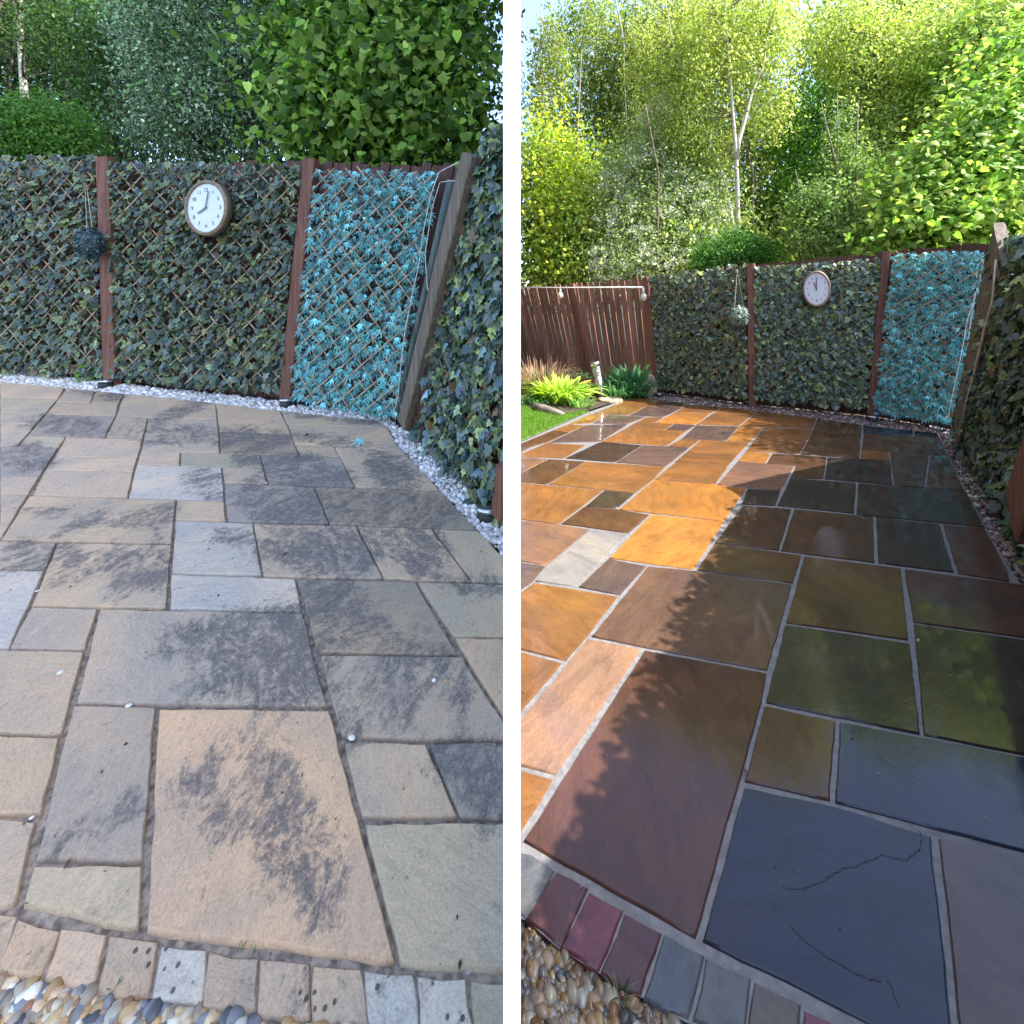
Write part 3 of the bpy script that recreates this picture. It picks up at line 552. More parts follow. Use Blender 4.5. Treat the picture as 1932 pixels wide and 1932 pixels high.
# --- left patio
a0 = G('L', -60, 694); a1 = G('L', 213, 714); a2 = G('L', 541, 750); a3 = G('L', 762, 797); a4 = G('L', 966, 985)
PA = facing(Plane(a0, a1)); PB = facing(Plane(a1, a2)); PC = facing(Plane(a2, a3)); PD = facing(Plane(a3, a4))
fl = empty('timber_fence', (a0+a2)/2, 'dark red-brown board fence behind the ivy screens of the dull patio', 'fence')
mb = MB()
boards(mb, PA.at(-380, 692), PA.at(210, 722), PA.at(-380, 304), PA.at(195, 306), 30, -.006, -.05, PA)
boards(mb, PB.at(215, 724), PB.at(540, 755), PB.at(200, 305), PB.at(585, 305), 16, -.006, -.05, PB)
boards(mb, PC.at(542, 757), PC.at(764, 795), PC.at(588, 306), PC.at(874, 309), 15, -.006, -.05, PC)
mb.build('board_panel', M['fence'], fl)
post(fl, PB, (213, 724), (199, 298), 23, off=.07); post(fl, PB, (541, 760), (588, 301), 21, off=.07)
post(fl, PA, (182, 700), (174, 299), 18, off=-.02)
fd = empty('timber_fence', (a3+a4)/2, 'board fence under dense ivy along the right side of the dull patio', 'fence')
mb = MB(); D0 = [PD.at(756, 798), PD.at(966, 985), PD.at(884, 298), PD.at(985, 262)]; D2 = None
D0[3] = PD.at(958, 268); D0[1] = PD.at(958, 978)
boards(mb, D0[0], PD.at(932, 950), D0[2], PD.at(932, 282), 9, -.006, -.06, PD); mb.build('board_panel', M['fence'], fd)
post(fd, PD, (762, 799), (888, 292), 13, mat='oldpost', off=.10, depth=.05)
post(fd, PD, (946, 972), (956, 880), 16, off=.10)
screen('ivy trellis screen at the far left of the dull patio, beside the dark hanging ball', PA, [(-380,678),(197,706),(-380,303),(184,306)], 6600, 36)
screen('ivy trellis screen of the dull patio behind the clock, between two brown posts', PB, [(226,710),(532,739),(216,318),(568,324)], 3900, 20)
screen('small turquoise-leaved trellis screen in the corner of the dull patio', PC, [(557,750),(752,782),(603,326),(826,330)], 2400, 20, size=.064, tmpl=STAR, k=1., C=BLC, E=BLE, wd=.008, thick=.05, latoff=.05, topout=.01, norm_up=.5)
r_, Q_ = None, [PD.at(790, 826), D0[1], PD.at(924, 292), D0[3]]
r_ = empty('ivy_screen', (D0[0]+D0[1])/2, 'dense dark ivy screen along the right side of the dull patio', 'ivy screen')
mb = MB(); lattice(mb, Q_, 12, 12, .010, PD, .02); mb.build('lattice', M['lattice'], r_)
link('leaves', ivy_leaves(Q_, 2100, .062, PD, .0, [tuple(c*.75 for c in q) for q in DKC], DKE, IVY, thick=.08, topout=.05, norm_up=.2), M['ivy'], r_)
def pole(name, label, pl, bot, top, rad, off, mat, cat='post'):
    B = pl.at(*bot, off); T = pl.at(*top, off); mb = MB(); mb.tube([B, B.lerp(T, .5), T], rad, 10); o = mb.build(name, M[mat], None, True); return tag(o, label, cat)
pole('green_pole', 'slim green-grey pole leaning in the corner of the dull patio', PC, (750, 779), (850, 340), .022, .07, 'greenpole', 'pole')
# --- right patio
b0 = G('R', 960, 698); b1 = G('R', 1228, 727); b2 = G('R', 1242, 741); b3 = G('R', 1419, 764); b4 = G('R', 1645, 786); b5 = G('R', 1808, 816); b6 = G('R', 1900, 952)
QA = facing(Plane(b0, b1)); QB = facing(Plane(b2, b3)); QC = facing(Plane(b3, b4)); QD = facing(Plane(b4, b5)); QE = Plane(b5, b6)
if QE.n.x > 0: QE.n = -QE.n
fr = empty('board_fence', (b0+b1)/2, 'brown vertical-board fence behind the flower bed of the sunlit patio, light showing through its gaps', 'fence')
mb = MB(); boards(mb, QA.at(945, 698), QA.at(1236, 735), QA.at(900, 551), QA.at(1218, 525), 34, .008, 0, QA, jit=.03, tone=.28, stagger=.01); mb.build('board_panel', M['fence_lit'], fr)
mb = MB()
for ya, yb in ((575, 560), (690, 706)): mb.bar(QA.at(950, ya, -.05), QA.at(1225, yb, -.05), .08, .04, (0, 0, 1))
mb.build('rail', M['fence_lit'], fr)
post(fr, QA, (1124, 725), (1079, 537), 10, off=.05); post(fr, QB, (1242, 742), (1218, 523), 11, off=.05)
fs_ = empty('timber_fence', (b2+b4)/2, 'brown board fence behind the ivy screens of the sunlit patio', 'fence')
mb = MB()
boards(mb, QB.at(1242, 741), QB.at(1419, 764), QB.at(1222, 526), QB.at(1416, 499), 14, -.006, -.05, QB)
boards(mb, QC.at(1419, 764), QC.at(1645, 786), QC.at(1416, 499), QC.at(1672, 476), 16, -.006, -.05, QC)
boards(mb, QD.at(1645, 786), QD.at(1808, 814), QD.at(1672, 475), QD.at(1892, 456), 15, -.006, -.05, QD)
mb.build('board_panel', M['fence'], fs_)
post(fs_, QC, (1420, 766), (1417, 497), 14, off=.06); post(fs_, QC, (1643, 788), (1673, 474), 16, off=.06)
screen('ivy trellis screen of the sunlit patio, left of the pale hanging ball', QB, [(1248,732),(1411,748),(1228,527),(1408,502)], 3600, 20, k=.72, size=.060)
screen('ivy trellis screen of the sunlit patio behind the clock, between two brown posts', QC, [(1427,750),(1632,769),(1426,510),(1660,495)], 3900, 20, k=.72, size=.060)
screen('turquoise-leaved trellis screen in the corner of the sunlit patio', QD, [(1653,776),(1800,797),(1690,480),(1860,476)], 2300, 20, k=1., size=.072, tmpl=STAR, C=BLC, E=BLE, wd=.008, thick=.05, latoff=.05, topout=.01, norm_up=.5)
# right ivy fence, runs on past the camera's right
E0 = QE.at(1813, 822); TLp = QE.at(1902, 462); dirE = QE.d if QE.d.y < 0 else -QE.d; LE = 4.9
E1 = E0+dirE*LE; E1.z = gz('R', E1.x, E1.y); hE = TLp.z-gz('R', TLp.x, TLp.y); ET0 = TLp; ET1 = E1+Vector((0, 0, hE*.92))
E2 = E1+Vector((.15, -3.2, 0)); E2.z = gz('R', E2.x, E2.y); ET2 = E2+(ET1-E1); QF = facing(Plane(E1, E2))
fe = empty('timber_fence', (E0+E1)/2, 'board fence under dense ivy along the right side of the sunlit patio', 'fence')
mb = MB(); boards(mb, E0, E1, ET0, ET1, 40, -.006, -.07, QE, jit=.008); boards(mb, E1, E2, ET1, ET2, 26, -.006, -.07, QF, jit=.008); mb.build('board_panel', M['fence'], fe)
post(fe, QE, (1808, 817), (1893, 455), 11, mat='oldpost', off=.07, depth=.05)
post(fe, QE, (1925, 975), (2030, 700), 26, off=.10)

re_ = empty('ivy_screen', (E0+E1)/2, 'dense dark ivy screen along the right side of the sunlit patio', 'ivy screen')
mb = MB(); lattice(mb, [E0, E1, ET0, ET1], 40, 40, .01, QE, .03); mb.build('lattice', M['lattice'], re_)
link('leaves', ivy_leaves([lerp(E0, E1, .035), E1, lerp(ET0, ET1, .03), ET1], 11000, .064, QE, .0, [tuple(c*.75 for c in q) for q in DKC], [tuple(c*.75 for c in q) for q in DKE], IVY, thick=.09, topout=.018, norm_up=.2), M['ivy'], re_)
pole('green_pole', 'slim green-grey pole leaning in the corner of the sunlit patio', QD, (1804, 806), (1873, 480), .022, .06, 'greenpole', 'pole')
# ------------------------------------------------------------------ cables, lights, clocks, balls
def cable(label, pts, rad=.003, mat='cable', name='cable', cat='cable', sag=None):
    mb = MB(); mb.tube(pts, rad, 6); return tag(mb.build(name, M[mat], None, True), label, cat)
cable('thin white cable hanging down the turquoise screen of the dull patio', [PC.at(*q, .13) for q in ((872,303),(845,316),(828,325),(812,370),(800,430),(790,500),(777,560),(765,620),(757,680),(752,740),(748,763),(743,775),(740,786))], .0032)
cable('looped thin white cable on the corner pole of the dull patio', [PC.at(*q, .11) for q in ((868,342),(850,341),(830,344),(816,390),(808,440),(802,480),(806,540),(815,575),(826,580),(838,570),(850,545),(858,500),(866,420))], .003)
cable('thin white cable hanging down the turquoise screen of the sunlit patio', [QD.at(*q, .12) for q in ((1893,455),(1868,474),(1858,480),(1848,530),(1838,565),(1826,600),(1815,660),(1805,710),(1795,755),(1790,780),(1789,792))], .0032)
cable('looped thin white cable on the corner pole of the sunlit patio', [QD.at(*q, .10) for q in ((1885,478),(1866,480),(1845,500),(1838,560),(1830,620),(1826,650),(1832,600),(1838,570))], .003)
cable('pale cable running down the corner post of the sunlit patio', [QE.at(*q, .12) for q in ((1879,490),(1872,570),(1860,610),(1848,660),(1836,710),(1822,760),(1815,800))], .005)
FZ = QA.at(982, 542, .12); FZ2 = QB.at(1213, 542, .14)
sl = empty('festoon_lights', FZ2, 'white festoon cable with bulbs strung along the top of the brown board fence', 'string lights')
P0 = QA.at(950, 542, .12); mb = MB(); mb.tube([P0, P0.lerp(FZ2, .5)-Vector((0, 0, .01)), FZ2], .013, 8); mb.build('cord', M['cable'], sl, True)
for (px, py) in ((1080, 555), (1216, 554)):
    tpos = (px-950)/(1213-950); H = P0.lerp(FZ2, min(1, tpos))
    mb = MB(); mb.tube([H, H+Vector((.005, 0, -.05)), H+Vector((.01, 0, -.09))], [.014, .02, .022], 8); hd = mb.build('lamp_holder', M['cable'], sl, True)
    mb = MB(); c0 = H+Vector((.012, 0, -.09)); mb.tube([c0, c0+Vector((0, 0, -.02)), c0+Vector((0, 0, -.06)), c0+Vector((0, 0, -.1)), c0+Vector((0, 0, -.12))], [.02, .04, .052, .038, .008], 12); mb.build('bulb', M['bulb'], sl, True)
def text_mesh(s, size):
    cu = bpy.data.curves.new('t', 'FONT'); cu.body = s; cu.size = size; cu.align_x = 'CENTER'; cu.align_y = 'CENTER'; cu.extrude = .0006
    o = bpy.data.objects.new('t', cu); COL.objects.link(o); dg = bpy.context.evaluated_depsgraph_get(); me = bpy.data.meshes.new_from_object(o.evaluated_get(dg)); bpy.data.objects.remove(o); return me
def clock(label, pl, c, rx, ry, off, hh, mh, facemat, rim='brass'):
    C0 = pl.at(*c, off); X = pl.d if pl.d.x > 0 else -pl.d; Zv = Vector((0, 0, 1)); Nn = pl.n
    a = (pl.at(c[0]+rx, c[1], off)-C0).length; b = (pl.at(c[0], c[1]-ry, off)-C0).length
    r = empty('wall_clock', C0, label, 'clock')
    def P(ang, k, d): return C0+X*(math.sin(ang)*a*k)+Zv*(math.cos(ang)*b*k)+Nn*d
    n = 48; mb = MB(); prof = [(.86, .012), (.88, .026), (.915, .030), (.935, .022), (.965, .026), (1.0, .016), (1.0, -.03), (.7, -.03)]
    vs_ = [P(2*math.pi*i/n, k, d) for k, d in prof for i in range(n)]; fs = []
    for j in range(len(prof)-1):
        for i in range(n): fs.append((j*n+i, j*n+(i+1) % n, (j+1)*n+(i+1) % n, (j+1)*n+i))
    mb.add(vs_, fs); mb.build('rim', M[rim], r, True)
    mb = MB(); mb.add([P(2*math.pi*i/n, .875, .014) for i in range(n)], [tuple(range(n))]); face = mb.build('face', M[facemat], r)
    for h in range(1, 13):
        V = []; Fc = []
        me = text_mesh(str(h), .20); ang = math.radians(h*30); base = len(V)
        for v in me.vertices:
            V.append(C0+X*(math.sin(ang)*a*.64+v.co.x*a)+Zv*(math.cos(ang)*b*.64+v.co.y*b)+Nn*(.0165+v.co.z))
        Fc += [tuple(base+i for i in p.vertices) for p in me.polygons]; bpy.data.meshes.remove(me)
        me = bpy.data.meshes.new('n'); me.from_pydata(V, [], Fc); link('numeral', me, M['ink'], r)
    for ang, ln, wd in ((hh, .40, .012), (mh, .60, .008)):
        mb = MB(); mb.bar(P(math.radians(ang), -.08, .022), P(math.radians(ang), ln, .022), wd, .003, X); mb.build('hand', M['ink'], r)
    return r
clock('bronze-rimmed clock with pale blue face on the dull patio, showing eight o\'clock', PB, (392, 393), 41, 52.5, .19, 241, 13, 'face')
clock('bronze-rimmed clock with white face on the sunlit patio, hands near twelve', QC, (1541, 545), 27, 34, .16, 335, 1, 'facein', 'brasslight')
def ball(label, C0, r, n, pal, edge, ls, strings, sq=1):
    o = empty('topiary_ball', C0, label, 'topiary ball'); v = rng.normal(0, 1, (n, 3)); v /= np.linalg.norm(v, axis=1, keepdims=True)
    pos = np.array(C0)[None]+v*r*rng.uniform(.8, 1.03, (n, 1))*np.array([[sq, sq, 1]]); R = rot_from(v+rng.normal(0, .5, (n, 3)), rng.normal(0, 1, (n, 3)))
    pal = np.array(pal); ed = np.array(edge); c = pal[rng.integers(0, len(pal), n)]; e = ed[rng.integers(0, len(ed), n)]
    link('foliage', scatter(OVAL[0], OVAL[1], pos, R, ls*rng.uniform(.7, 1.3, n), c, OVAL[2], e), M['ivy'], o)
    iv, if_ = ico(2); link('core', tris(np.array(iv)*r*.8*np.array([sq, sq, 1])+np.array(C0), if_, np.full((len(iv), 3), .02), True), M['black'], o)
    for a, b in strings: mb = MB(); mb.tube([a, b], .0025, 5); mb.build('string', M['string'], o)
    return o
c1 = PA.at(169, 459, .22)
ball('dark blue-green hanging topiary ball on the dull patio, overlapping the brown post', c1, .118, 1500, [(.035,.075,.085),(.05,.10,.12),(.03,.06,.06)], [(.09,.16,.19),(.06,.11,.12),(.13,.20,.24)], .03, [(c1+Vector((-.02, 0, .11)), PA.at(160, 345, .10)), (c1+Vector((.02, 0, .11)), PA.at(163, 345, .10))], .74)
c2 = QC.at(1395, 597, .25)
ball('pale green hanging topiary ball beside a brown post on the sunlit patio', c2, .128, 1500, [(.14,.22,.16),(.10,.17,.12),(.20,.27,.22)], [(.30,.38,.32),(.20,.28,.22),(.38,.44,.40)], .03, [(c2+Vector((-.06, 0, .11)), QC.at(1391, 508, .10)), (c2+Vector((.05, 0, .11)), QC.at(1391, 508, .10))], .86)
def puck(label, s, px, py, r, group='solar lights at the foot of the fence posts'):
    P = G(s, px, py); o = empty('solar_light', P, label, 'solar light', group)
    mb = MB(); mb.tube([P+Vector((0, 0, -.03)), P+Vector((0, 0, .03))], r*.9, 16); mb.build('base', M['black'], o, True)
    mb = MB(); mb.tube([P+Vector((0, 0, .03)), P+Vector((0, 0, .042)), P+Vector((0, 0, .048))], [r, r, r*.8], 16); mb.build('lens', M['steel'], o, True)
puck('round solar light at the foot of the left brown post of the dull patio', 'L', 200, 727, .055)
puck('round solar light beside the turquoise screen and its brown post on the dull patio', 'L', 540, 763, .05)
puck('round solar light in pale gravel at the right edge of the dull patio', 'L', 921, 972, .058)
puck('round solar light at the foot of the post where board fence meets ivy', 'R', 1243, 747, .06)
puck('round solar light at the foot of the brown post near the pale hanging ball', 'R', 1411, 762, .06)
puck('round solar light beside the turquoise screen and its brown post on the sunlit patio', 'R', 1645, 792, .055)
puck('round solar light in brown gravel at the right edge of the sunlit patio', 'R', 1884, 972, .055)
# bollard light on a round stone, manhole cover, upright stone, logs
B = G('R', 1137, 753); T = W(1122, 683, B.y); bl_ = empty('bollard_light', B, 'stainless steel bollard light leaning at the edge of the flower bed', 'bollard light')
def bt(f): return B.lerp(T, f)
mb = MB(); mb.tube([bt(0), bt(.66)], .052, 16); mb.build('pole', M['steel'], bl_, True)
mb = MB(); mb.tube([bt(.66), bt(.70), bt(.92)], [.058, .055, .055], 16); mb.build('lens', M['glass'], bl_, True)
mb = MB(); mb.tube([bt(.90), bt(1.0)], .068, 16); mb.build('cap', M['steel'], bl_, True)
mb = MB()
for k in (.66, .75, .84): mb.tube([bt(k), bt(k+.018)], .060, 16)
mb.build('ring', M['steel'], bl_, True)
def disc(name, s, px, py, rx_px, h, mat, label=None, cat=None, kind=None, dz=0, squash=1):
    P = G(s, px, py); r = (G(s, px+rx_px, py)-P).length; mb = MB(); n = 28
    ring = lambda k, z: [P+Vector((math.cos(2*math.pi*i/n)*r*k*(1+.04*math.sin(i*1.7)), math.sin(2*math.pi*i/n)*r*k*squash*(1+.04*math.sin(i*2.3)), z+dz)) for i in range(n)]
    vs_ = ring(1, 0)+ring(1, h*.7)+ring(.93, h); fs = [(j*n+i, j*n+(i+1) % n, (j+1)*n+(i+1) % n, (j+1)*n+i) for j in range(2) for i in range(n)]+[tuple(range(2*n, 3*n))]
    mb.add(vs_, fs); return tag(mb.build(name, M[mat]), label, cat, kind=kind)
disc('stepping_stone', 'R', 1151, 756, 23, .035, 'stone', 'round sandstone base stone under the steel bollard light', 'stone')
disc('manhole_cover', 'R', 1263, 764, 26, .008, 'iron', 'dark round drain cover set in the wet orange paving', 'drain cover', dz=.001)
def rock(name, P, sx, sy, sz, mat, label, cat, group=None, rz=0):
    v, f = ico(3); v = np.array(v); v = v*(1+.09*np.sin(v[:, [1, 2, 0]]*3.1+1)+.04*np.sin(v[:, [2, 0, 1]]*9)); v = v*np.array([sx, sy, sz])
    c, s = math.cos(rz), math.sin(rz); v = v@np.array([[c, s, 0], [-s, c, 0], [0, 0, 1]])
    return tag(link(name, tris(v+np.array(P), f, np.full((len(v), 3), .5), True), M[mat]), label, cat, group)
rock('upright_stone', G('R', 1227, 745)+Vector((0, 0, .12)), .10, .07, .17, 'stone', 'upright oval stone leaning at the foot of the corner post', 'stone')
P = G('R', 1040, 779); mb = MB(); Q1 = G('R', 1008, 771); Q2 = G('R', 1062, 785); mb.tube([Q1+Vector((0, 0, .03)), Q1.lerp(P, .6)+Vector((0, -.05, .03)), P+Vector((0, -.02, .025)), Q2+Vector((0, 0, .02))], [.05, .062, .05, .03], 10); tag(mb.build('log_edging', M['log'], None, True), 'grey weathered log edging between the lawn and the flower bed', 'log')
CH = [('L3',905,1445,.018,'white stone chip in the joint above the peach slab'),('L4',1293,1268,.016,'white chip on the grey slab right of centre in the dull patio'),('L3',425,1212,.018,'flat white chip on the beige slab at the far left'),('L4',715,1672,.020,'white chip in a joint below the grey slab of the dull patio'),('L1',1870,1640,.014,'small white chip beside a dark blue-grey slab'),('L3',1352,458,.010,'tiny white chip on the pale striped slab'),('L5',222,486,.010,'tiny white chip in a joint near the lower left'),('L3',262,640,.014,'white chip on the diagonal joint at the left edge')]
for c_, x, y, r, lb in CH:
    P = G('L', *U(c_, x, y)); rock('stone_chip', P+Vector((0, 0, .001)), r*.45, r*.36, r*.12, 'chip', lb, 'stone chip', 'white chips on the dull patio', random.uniform(0, 3))
for s, px, py, lb in (('L', *U('L2', 785, 1352), 'fallen turquoise leaf lying on the dull patio'), ('L', *U('L2', 900, 1160), 'fallen turquoise leaf lying on pale gravel'), ('R', *U('R2', 1325, 1250), 'fallen turquoise leaf lying on brown gravel')):
    P = G(s, px, py); R = rot_from(np.array([[.1, -.5, 1.]]), np.array([[.6, .8, 0.]])); o = link('fallen_leaf', scatter(STAR[0], STAR[1], np.array([list(P+Vector((0, 0, .02)))]), R, np.array([.09]), np.array([BLC[2]]), STAR[2], np.array([BLE[0]])), M['ivy']); tag(o, lb, 'leaf')
def tuft(label, P, n, h, wd, spread, pal, tmpl='blade', name='weed', cat='weed', mat='leaf', lean=.7, parent=None, group=None, up=.0, ls=.06):
    pal = np.array(pal); c = pal[rng.integers(0, len(pal), n)]*rng.uniform(.75, 1.25, (n, 1))
    a = rng.uniform(0, 2*math.pi, n); rr = rng.uniform(0, 1, n)**.6*spread; base = np.array(P)[None]+np.c_[np.cos(a)*rr, np.sin(a)*rr, np.zeros(n)]
    if tmpl == 'blade':
        hh = h*rng.uniform(.5, 1.1, n); out = np.c_[np.cos(a), np.sin(a), np.zeros(n)]; L = lean*rng.uniform(.2, 1.2, n)
        V = []; T = []; C = []; seg = 6
        side = np.c_[-np.sin(a), np.cos(a), np.zeros(n)]
        for j in range(seg+1):
            f = j/seg; p = base+out*(L*hh*f**1.5)[:, None]*1.0+np.c_[np.zeros(n), np.zeros(n), hh*(f-(.55*L/ max(lean, .1))*f**3)]
            wj = wd*(math.sin(math.pi*min(1, .12+f*.88))+.05)*(1-f**4)
            V.append(p-side*wj); V.append(p+side*wj+np.array([0, 0, .15*wd]))
        V = np.stack(V, 1); nv = V.shape[1]
        tt = np.array([(2*j, 2*j+1, 2*j+3) for j in range(seg)]+[(2*j, 2*j+3, 2*j+2) for j in range(seg)])
        T = (tt[None]+(np.arange(n)*nv)[:, None, None]).reshape(-1, 3); C = np.repeat(c[:, None], nv, 1).reshape(-1, 3)
        me = tris(V.reshape(-1, 3), T, C)
    else:
        pos = base+np.c_[np.zeros((n, 2)), rng.uniform(.05, 1, n)*h]; R = rot_from(rng.normal(0, .6, (n, 3))+np.array([0, -.4, .8]), rng.normal(0, 1, (n, 3))+np.array([0, 0, .3]))
        me = scatter(tmpl[0], tmpl[1], pos, R, ls*rng.uniform(.6, 1.2, n), c)
    o = link(name, me, M[mat], parent)
    return tag(o, label, cat, group) if not parent else o
tuft('small green weed at the foot of the left brown post of the dull patio', G('L', 172, 714), 90, .13, .01, .09, [(.12,.28,.04),(.18,.36,.06)], IVY, ls=.035)
tuft('small weed in the gap between setts and gravel, lower left', G('L', *U('L5', 800, 1680)), 14, .014, .0008, .006, [(.08,.16,.04),(.12,.2,.05)], lean=1.0)
tuft('small weed growing above the third visible pale sett', G('L', *U('L5', 1700, 1405)), 10, .010, .0007, .006, [(.09,.2,.05),(.12,.24,.06)], lean=1.0)
tuft('small weed beside the weed above the setts', G('L', *U('L5', 1785, 1425)), 10, .011, .0007, .006, [(.09,.2,.05),(.12,.24,.06)], lean=1.0)
tuft('small green weed at the foot of the ivy screen near the pale ball', G('R', 1397, 750), 110, .18, .01, .12, [(.10,.24,.04),(.16,.32,.06)], IVY, ls=.045)
tuft('grassy weed in the brown pebbles at the lower edge of the sunlit patio', G('R', *U('R5', 850, 1760)), 26, .03, .0010, .016, [(.05,.09,.04),(.16,.17,.12)], lean=1.0)
# flower bed plants
P = G('R', 1022, 738); hb = empty('heather_bush', P, 'spiky heather-like bush with tan flower spikes against the board fence', 'shrub')
tuft(None, P, 1100, .44, .006, .42, [(.13,.20,.06),(.19,.23,.09),(.10,.15,.06)], name='foliage', lean=.55, parent=hb)
tuft(None, P, 340, .66, .007, .44, [(.42,.27,.17),(.52,.36,.22),(.36,.22,.16)], name='flower_spikes', lean=.55, parent=hb)
tuft('bright lime-green hosta with broad leaves in the flower bed', G('R', 1058, 756), 330, .38, .036, .27, [(.42,.58,.08),(.30,.48,.06),(.52,.64,.14)], name='hosta', cat='hosta', lean=1.1)
tuft('low striped grass clump at the right of the hosta', G('R', 1095, 768), 140, .20, .007, .14, [(.22,.42,.10),(.40,.55,.20),(.12,.28,.06)], name='grass_clump', cat='ornamental grass', lean=.9)
tuft('low dark green ground plant left of the hosta beside the logs', G('R', 1010, 762), 260, .10, .012, .22, [(.10,.22,.07),(.14,.28,.09)], OVAL, name='ground_plant', cat='plant', ls=.06)
tuft('small yellow-green plant at the left edge of the sunlit patio by the partition', G('R', 990, 735), 160, .18, .01, .14, [(.42,.46,.06),(.30,.38,.06)], OVAL, name='yellow_plant', cat='plant', ls=.07)
tuft('small dark red-leaved plant beside the steel bollard light', G('R', 1114, 741), 320, .17, .01, .16, [(.30,.04,.07),(.30,.07,.09),(.14,.02,.03)], HEART, name='red_plant', cat='plant', ls=.06)
tuft('blue-green daylily clump with strap leaves under the board fence', G('R', 1194, 742), 300, .52, .016, .28, [(.07,.20,.08),(.10,.26,.11),(.05,.15,.06)], name='daylily', cat='daylily', lean=.9)
tuft('lower daylily clump spreading at the right of the bollard light', G('R', 1165, 748), 220, .32, .014, .26, [(.10,.25,.09),(.14,.30,.12),(.07,.18,.06)], name='daylily', cat='daylily', lean=1.2)
tuft('mid-green leafy plant against the fence behind the red-leaved plant', G('R', 1096, 733), 220, .26, .01, .14, [(.07,.17,.05),(.10,.22,.06)], OVAL, name='leafy_plant', cat='plant', ls=.07)
# ------------------------------------------------------------------ trees
def branchy(mb, pts, r0, r1, n=7):
    Q = [Vector(p) for p in pts]; k = len(Q); mb.tube(Q, [r0+(r1-r0)*i/(k-1) for i in range(k)], n)
def curve(a, b, k, amp, droop=0):
    a = Vector(a); b = Vector(b); L = (b-a).length; out = []
    off = Vector((0, 0, 0))
    for i in range(k+1):
        f = i/k; out.append(a.lerp(b, f)+off+Vector((0, 0, droop*math.sin(f*math.pi)))); off += Vector((random.uniform(-1, 1), random.uniform(-1, 1), random.uniform(-.4, .4)))*amp*L/k
    out[-1] = b+off; return out
def crown_pts(blobs, ntw, shell=.45):
    """blobs (centre, rx, ry, rz); returns twig centres spread through the volume, denser outside"""
    vol = np.array([b[1]*b[2]*b[3] for b in blobs])**.8; vol /= vol.sum(); idx = rng.choice(len(blobs), ntw, p=vol)
    d = rng.normal(0, 1, (ntw, 3)); d /= np.linalg.norm(d, axis=1, keepdims=True); r = rng.uniform(shell**3, 1, ntw)**(1/3)
    r *= 1+.16*np.sin(d[:, 0]*5+idx*2)*np.sin(d[:, 2]*6+idx)
    Cn = np.array([list(b[0]) for b in blobs]); Rr = np.array([[b[1], b[2], b[3]] for b in blobs])
    return Cn[idx]+d*r[:, None]*Rr[idx], d
def tree(name, label, cat, base, blobs, ntw, per, ls, tmpl, pal, twr=.16, trunkpts=None, r0=.09, bark='bark', nb=14, hang=.9, group=None, side=None, blossom=None, droopy=0, mat='leaf', shell=.45, kind=None, varc=.3, trunks=None, limbs=True):
    tw, dd = crown_pts(blobs, ntw, shell); sg = -1 if base[0] < 0 else 1; ok = tw[:, 0]*sg > .12+twr*1.3; tw = tw[ok]; dd = dd[ok]; ntw = len(tw); n = ntw*per
    jit = rng.normal(0, 1, (n, 3))*twr; tp = np.repeat(tw, per, 0)
    if droopy: jit[:, 2] -= rng.uniform(0, droopy, n); jit[:, :2] *= .5
    pos = tp+jit; shade = np.repeat(np.exp(rng.normal(-.05, varc*1.1, (ntw, 1))), per, 0)
    N_ = np.repeat(dd, per, 0)*.7+rng.normal(0, .7, (n, 3))+np.array([0, -.25, .45]); up = rng.normal(0, .55, (n, 3))+np.array([0, 0, hang]); R = rot_from(N_, up)
    pal = np.array(pal); hue = np.repeat(rng.integers(0, len(pal), ntw), per); c = pal[hue]*shade*rng.uniform(.8, 1.2, (n, 1))
    root = empty(name, base, label, cat, group)
    if kind: root['kind'] = kind
    kp = pos[:, 0]*sg > .10; pos = pos[kp]; R = R[kp]; c = c[kp]; n = len(pos)
    link('crown', scatter(tmpl[0], tmpl[1], pos, R, ls*rng.uniform(.6, 1.25, n), c, tmpl[2], c*1.12), M[mat], root)
    if blossom:
        k, bs = blossom; bi = rng.choice(ntw, k); m_ = 16; bp = np.repeat(tw[bi]+dd[bi]*.05, m_, 0)+rng.normal(0, .05, (k*m_, 3)); 
        cc = np.array([(.80,.80,.70)])*rng.uniform(.7, 1.15, (k*m_, 1)); link('blossom', scatter(OVAL[0], OVAL[1], bp, rot_from(rng.normal(0, .6, (k*m_, 3))+np.array([0, -.6, .6]), rng.normal(0, 1, (k*m_, 3))), bs*rng.uniform(.7, 1.3, k*m_), cc), M['petal'], root)
    tps = trunks or [trunkpts or curve(base, Vector(blobs[0][0])+Vector((0, 0, blobs[0][3]*.5)), 6, .08)]
    mb = MB(); ends = []
    for q in tps: branchy(mb, q, r0, r0*.25, 10); ends += [Vector(x) for x in q[len(q)//3:]]
    mb.build('trunk', M[bark], root, True)
    if limbs:
        mb = MB(); sel = rng.choice(ntw, min(nb, ntw), replace=False)
        for i in sel:
            e = Vector(tw[i]); a = min(ends, key=lambda q: (q-e).length+(max(0, q.z-e.z+.1))*2); branchy(mb, curve(a, e, 5, .10), r0*.28, .004, 5)
        mb.build('branches', M['twig' if bark == 'birch' else bark], root, True)
    return root
def bl(px, py, Y, rpx, rypx=None, dy=None):
    r = rpx/F*Y; return (W(px, py, Y), r, dy or r*.8, (rypx or rpx)/F*Y)
def gb(px, Y, s='R'): x = (px-966)/F*Y; return Vector((x, Y, -.2))
GD = [(.05,.10,.022),(.065,.13,.03),(.04,.08,.02),(.08,.15,.035)]
